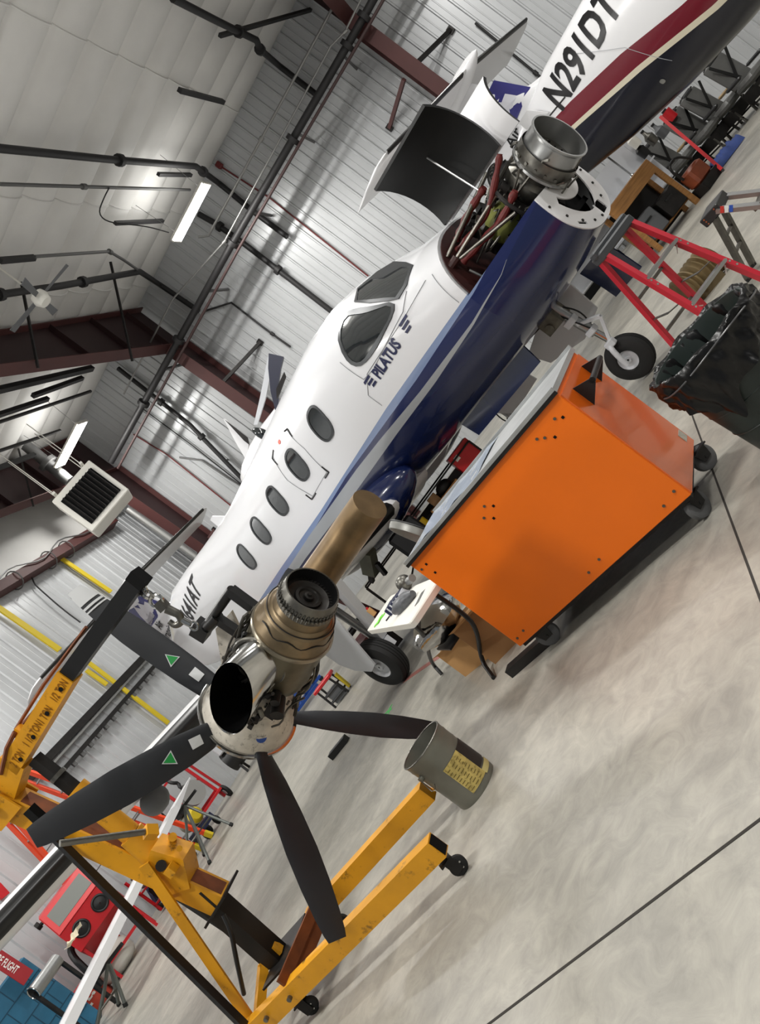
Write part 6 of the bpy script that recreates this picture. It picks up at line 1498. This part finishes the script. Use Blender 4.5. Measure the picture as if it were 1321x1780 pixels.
def trestle(top, feet, lab):
    o, T = world_thing('trestle', lab, 'trestle', V((sum(f.x for f in feet) / len(feet), sum(f.y for f in feet) / len(feet), 0)), 'folding trestles')
    b = MB(T); b.bar(top + V((-.3, -.1, 0)), top + V((.3, .1, 0)), .05, .05); b.build('top_bar', BLACK, o, True)
    for f in feet:
        l_ = MB(T).tube([top + (f - top) * .0, top + (f - top) * .3 + V((0, 0, -.02)), f], .024, 8).build('leg', mat('grey_tube', (112, 116, 112), .45, .6), o, True); MB(T).cyl(f, f + (top - f).normalized() * .05, .032, n=10).build('rubber_tip', RUBBER, l_)
    MB(T).tube([feet[0].lerp(top, .45), feet[-1].lerp(top, .45)], .016, 6).build('spreader_tube', STEEL, o, True)
def fpt(px, py): return Zp(px, py, .012)
tA = A.lerp(B, .13) - UP * .13; trestle(tA, [fpt(404, 1434), fpt(365, 1501), tA + V((-.9, .2, -tA.z + .012)), tA + V((-.75, -.6, -tA.z + .012))], 'grey tube trestle under the pointed end of the white flap')
tB = A.lerp(B, .80) - UP * .13; trestle(tB, [fpt(219, 1750), fpt(165, 1772 + 20), tB + V((-.9, .2, -tB.z + .012)), tB + V((-.75, -.6, -tB.z + .012))], 'grey tube trestle under the white flap beside the red crate')
# orange A-frame ladder
f1, f2 = Zp(368, 1452, .03), Zp(223, 1658, .03); tp_ = Xp(-14, 1325, -12.9)
ol, T = world_thing('orange_ladder', 'tall orange trestle ladder with yellow ends against the end wall', 'ladder', V(((f1.x + f2.x) / 2, (f1.y + f2.y) / 2, 0)))
offx = V((-.42, 0, 0)); tA_, tB_ = Xp(8, 1327, -12.9), Xp(-20, 1372, -12.9)
for ft, tt, nm in ((f1, tA_, 'front_rail'), (f2, tB_, 'rear_rail')):
    for k in (0, 1):
        o_ = offx * k; xx = max(ft.x + o_.x, XW + .2); F_ = V((xx, ft.y, .03)); T_ = tt + offx * k * .6; r_ = MB(T).bar(T_, F_, .05, .10, up=(1, 0, 0)).build(nm, ORL, ol)
        MB(T).bar(F_.lerp(T_, -.005), F_.lerp(T_, .035), .06, .11, up=(1, 0, 0)).build('yellow_foot', YTAPE, r_)
    for k in range(7):
        t = .1 + .12 * k; MB(T).cyl(ft.lerp(tt, t), V((max((ft + offx).x, XW + .2), ft.y, .03)).lerp(tt + offx * .6, t), .02, n=8).build('rung', ALU, ol, True)
MB(T).bar(tA_, tB_, .08, .12).build('ladder_head', YTAPE, ol)
for t in (.35, .6): MB(T).bar(f1.lerp(tA_, t), f2.lerp(tB_, t), .03, .02).build('spreader', DCOND, ol)
# navy tripod jack and pump
jp = V((-12.85, 10.35, 0)); jk = thing('aircraft_jack', 'navy hydraulic aircraft jack with castors near the orange ladder foot', 'jack', jp, .3)
MB().cyl((0, 0, .25), (0, 0, 1.35), .10, n=18).build('jack_cylinder', DBLUE, jk, True); MB().cyl((0, 0, 1.35), (0, 0, 1.6), .045, n=14).build('jack_ram', CHROME, jk, True); MB().ball((0, 0, 1.64), .07, 8).build('jack_pad', BLACK, jk, True)
for k in range(3):
    a = 2 * PI * k / 3 + .4; e = V((.62 * math.cos(a), .62 * math.sin(a), .1)); l_ = MB().bar((0, 0, 1.15), e, .07, .07).build('leg', DBLUE, jk); MB().bar((0, 0, .3), e, .05, .05).build('lower_strut', DBLUE, jk); MB().cyl(e + V((0, -.03, -.04)), e + V((0, .03, -.04)), .06, n=14).build('castor_wheel', RUBBER, l_, True)
MB().cyl((.25, -.15, .12), (.25, -.15, .5), .08, n=14).build('pump_body', BLACK, jk, True)
yp = V((-11.95, 11.0, 0)); ypp = thing('yellow_tank_cart', 'small cart with a yellow ended tank beside the navy jack', 'cart', yp, -.3)
MB().cyl((-.25, 0, .5), (.25, 0, .5), .17, n=20).build('tank', mat('tank_grey', (150, 148, 130), .45, .3), ypp, True); MB().cyl((.25, 0, .5), (.33, 0, .5), .16, .1, n=20).build('tank_cap', YTAPE, ypp, True); MB().box((0, 0, .25), (.7, .34, .12)).build('cart_frame', DBLUE, ypp)
for x in (-.25, .25): MB().cyl((x, -.2, .1), (x, -.15, .1), .1, n=18).build('cart_wheel', RUBBER, ypp, True); MB().cyl((x, .15, .1), (x, .2, .1), .1, n=18).build('cart_wheel', RUBBER, ypp, True)
MB().tube([(-.3, 0, .3), (-.55, 0, .8), (-.5, 0, 1.05)], .018, 8).build('cart_handle', BLACK, ypp, True)
MB().box((.0, .0, .75), (.3, .2, .16), bev=.02).build('pump_motor', BLACK, ypp)
cp_ = V((-12.2, 9.75, 0)); wd = thing('welding_cart', 'red framed cart with grey machines right of the blasting cabinet', 'cart', cp_, .1)
MB().box((0, 0, .5), (.5, .6, .03)).build('cart_shelf', RED, wd); MB().box((0, 0, .18), (.5, .6, .03)).build('cart_shelf', RED, wd)
for x in (-.23, .23):
    for y in (-.28, .28): MB().bar((x, y, .04), (x, y, .85), .04, .04).build('cart_post', RED, wd)
MB().box((.02, -.05, .67), (.36, .4, .3), bev=.02).build('machine_housing', GREYP, wd); MB().box((0, .0, .32), (.36, .4, .24), bev=.02).build('lower_machine', BLACK, wd); MB().box((.205, -.05, .7), (.01, .3, .16)).build('machine_panel', mat('pale_panel', (170, 172, 168), .5), wd)
for y in (-.27, .27): MB().cyl((.2, y - .02, .06), (.2, y + .02, .06), .06, n=14).build('cart_wheel', RUBBER, wd, True)
# red wheeled hoist / hose cart by the wall, and the black and white compressor
hp_ = Zp(352, 1425, 0); hc2 = thing('hose_reel_cart', 'red upright hose reel cart with black wheels behind the trestle', 'cart', (-12.75, 12.35, 0), math.radians(62))
for x in (-.33, .33): MB().bar((x, 0, .1), (x, .1, 1.35), .06, .06).build('upright', RED, hc2)
for z in (.35, .8, 1.3): MB().bar((-.33, .06, z), (.33, .06, z), .05, .05).build('cross_bar', RED, hc2)
MB().bar((.55, .3, .1), (.5, .35, 1.75), .05, .05).build('tall_bar', RED, hc2)
MB().lathe((-.05, -.22, .72), (0, 1, 0), [(0, .02), (0, .26), (.02, .26), (.02, .1), (.2, .1), (.2, .26), (.22, .26), (.22, .02)], 26, True, True).build('reel_drum', mat('reel_grey', (160, 160, 158), .4, .3), hc2, True, 30)
for r in (.13, .17, .21): MB().torus((-.05, -.11, .72), (0, 1, 0), r, .03, 28, 8).build('hose_coil', BLACK, hc2, True)
for x in (-.42, .42): MB().lathe((x - .04, -.05, .16), (1, 0, 0), [(0, .02), (0, .12), (.01, .16), (.07, .16), (.08, .12), (.08, .02)], 22, True, True).build('cart_wheel', RUBBER, hc2, True, 30); MB().cyl((x - .045, -.05, .16), (x + .045, -.05, .16), .07, n=14).build('wheel_hub', LGREY, hc2, True)
b = MB(); b.tube([(-.1, .06, 1.3), (-.1, -.03, 1.2), (-.02, .0, 1.1), (-.1, -.05, 1.0), (-.02, -.05, .95)], .04, 8, 1); b.build('coiled_hose', BLACK, hc2, True)
MB().box((0, -.1, .3), (.7, .3, .05)).build('toe_plate', RED, hc2)
cm_ = thing('air_compressor', 'black air compressor with white tank top near the wall corner', 'compressor', (-11.9, 13.4, 0), math.radians(30))
MB().cyl((-.45, 0, .45), (.45, 0, .45), .27, n=24).build('tank', BLACK, cm_, True); MB().box((0, -.05, .82), (.8, .42, .26), bev=.03).build('motor_cover', LGREY, cm_); MB().cyl((-.3, -.1, .95), (-.3, -.1, 1.25), .07, n=12).build('air_filter', DSTEEL, cm_, True); MB().box((.25, .0, 1.05), (.3, .3, .2), bev=.03).build('pump_head', BLACK, cm_)
for x in (-.3, .3): MB().bar((x, -.2, 0), (x, -.15, .25), .05, .05).build('foot', BLACK, cm_); MB().bar((x, .2, 0), (x, .15, .25), .05, .05).build('foot', BLACK, cm_)
bm = thing('blue_motor_unit', 'blue electric motor unit beyond the black and white compressor', 'motor', (-11.1, 14.3, 0), .4)
MB().cyl((-.3, 0, .6), (.3, 0, .6), .22, n=20).build('motor_body', BLUE, bm, True); MB().box((0, 0, .2), (.8, .5, .4)).build('motor_base', BLACK, bm); MB().cyl((.3, 0, .6), (.42, 0, .6), .12, n=14).build('motor_shaft_cover', STEEL, bm, True)
# steel tube and duct leaning by the cabinet, red trolley jack at the bottom edge
A, B = Xp(58, 1727, -11.6), Xp(100, 1668, -11.6)
st_, T = world_thing('steel_tube', 'polished steel tube leaning in front of the blue padding', 'tube', V((A.x, A.y, 0))); MB(T).cyl(A, B, .10, n=20, cap=False).build('tube_wall', ALU, st_, True); MB(T).torus(A, B - A, .10, .012, 24, 6).build('tube_rim', CHROME, st_, True); MB(T).bar(A - UP * (A.z - .0) , A, .05, .05).build('tube_stand', DSTEEL, st_); MB(T).bar(V((B.x, B.y, 0)), B, .05, .05).build('tube_stand', DSTEEL, st_)
rj = Zp(105, 1772, .25); rjt = thing('red_floor_jack', 'red floor jack with grey arm at the lower left picture edge', 'jack', (rj.x, rj.y, 0), math.radians(20))
MB().box((0, 0, .14), (.5, .2, .16), bev=.03).build('jack_body', RED, rjt); MB().bar((-.1, 0, .2), (.22, 0, .42), .08, .06).build('lift_arm', RED, rjt); MB().cyl((.22, 0, .42), (.22, 0, .46), .06, n=14).build('saddle', DSTEEL, rjt, True); MB().tube([(-.2, 0, .2), (-.5, 0, .8)], .02, 8).build('jack_handle', STEEL, rjt, True)
for x in (-.2, .2):
    for y in (-.13, .13): MB().cyl((x, y - .02, .05), (x, y + .02, .05), .05, n=14).build('jack_wheel', DSTEEL, rjt, True)
# dark round drum hung beyond the wing
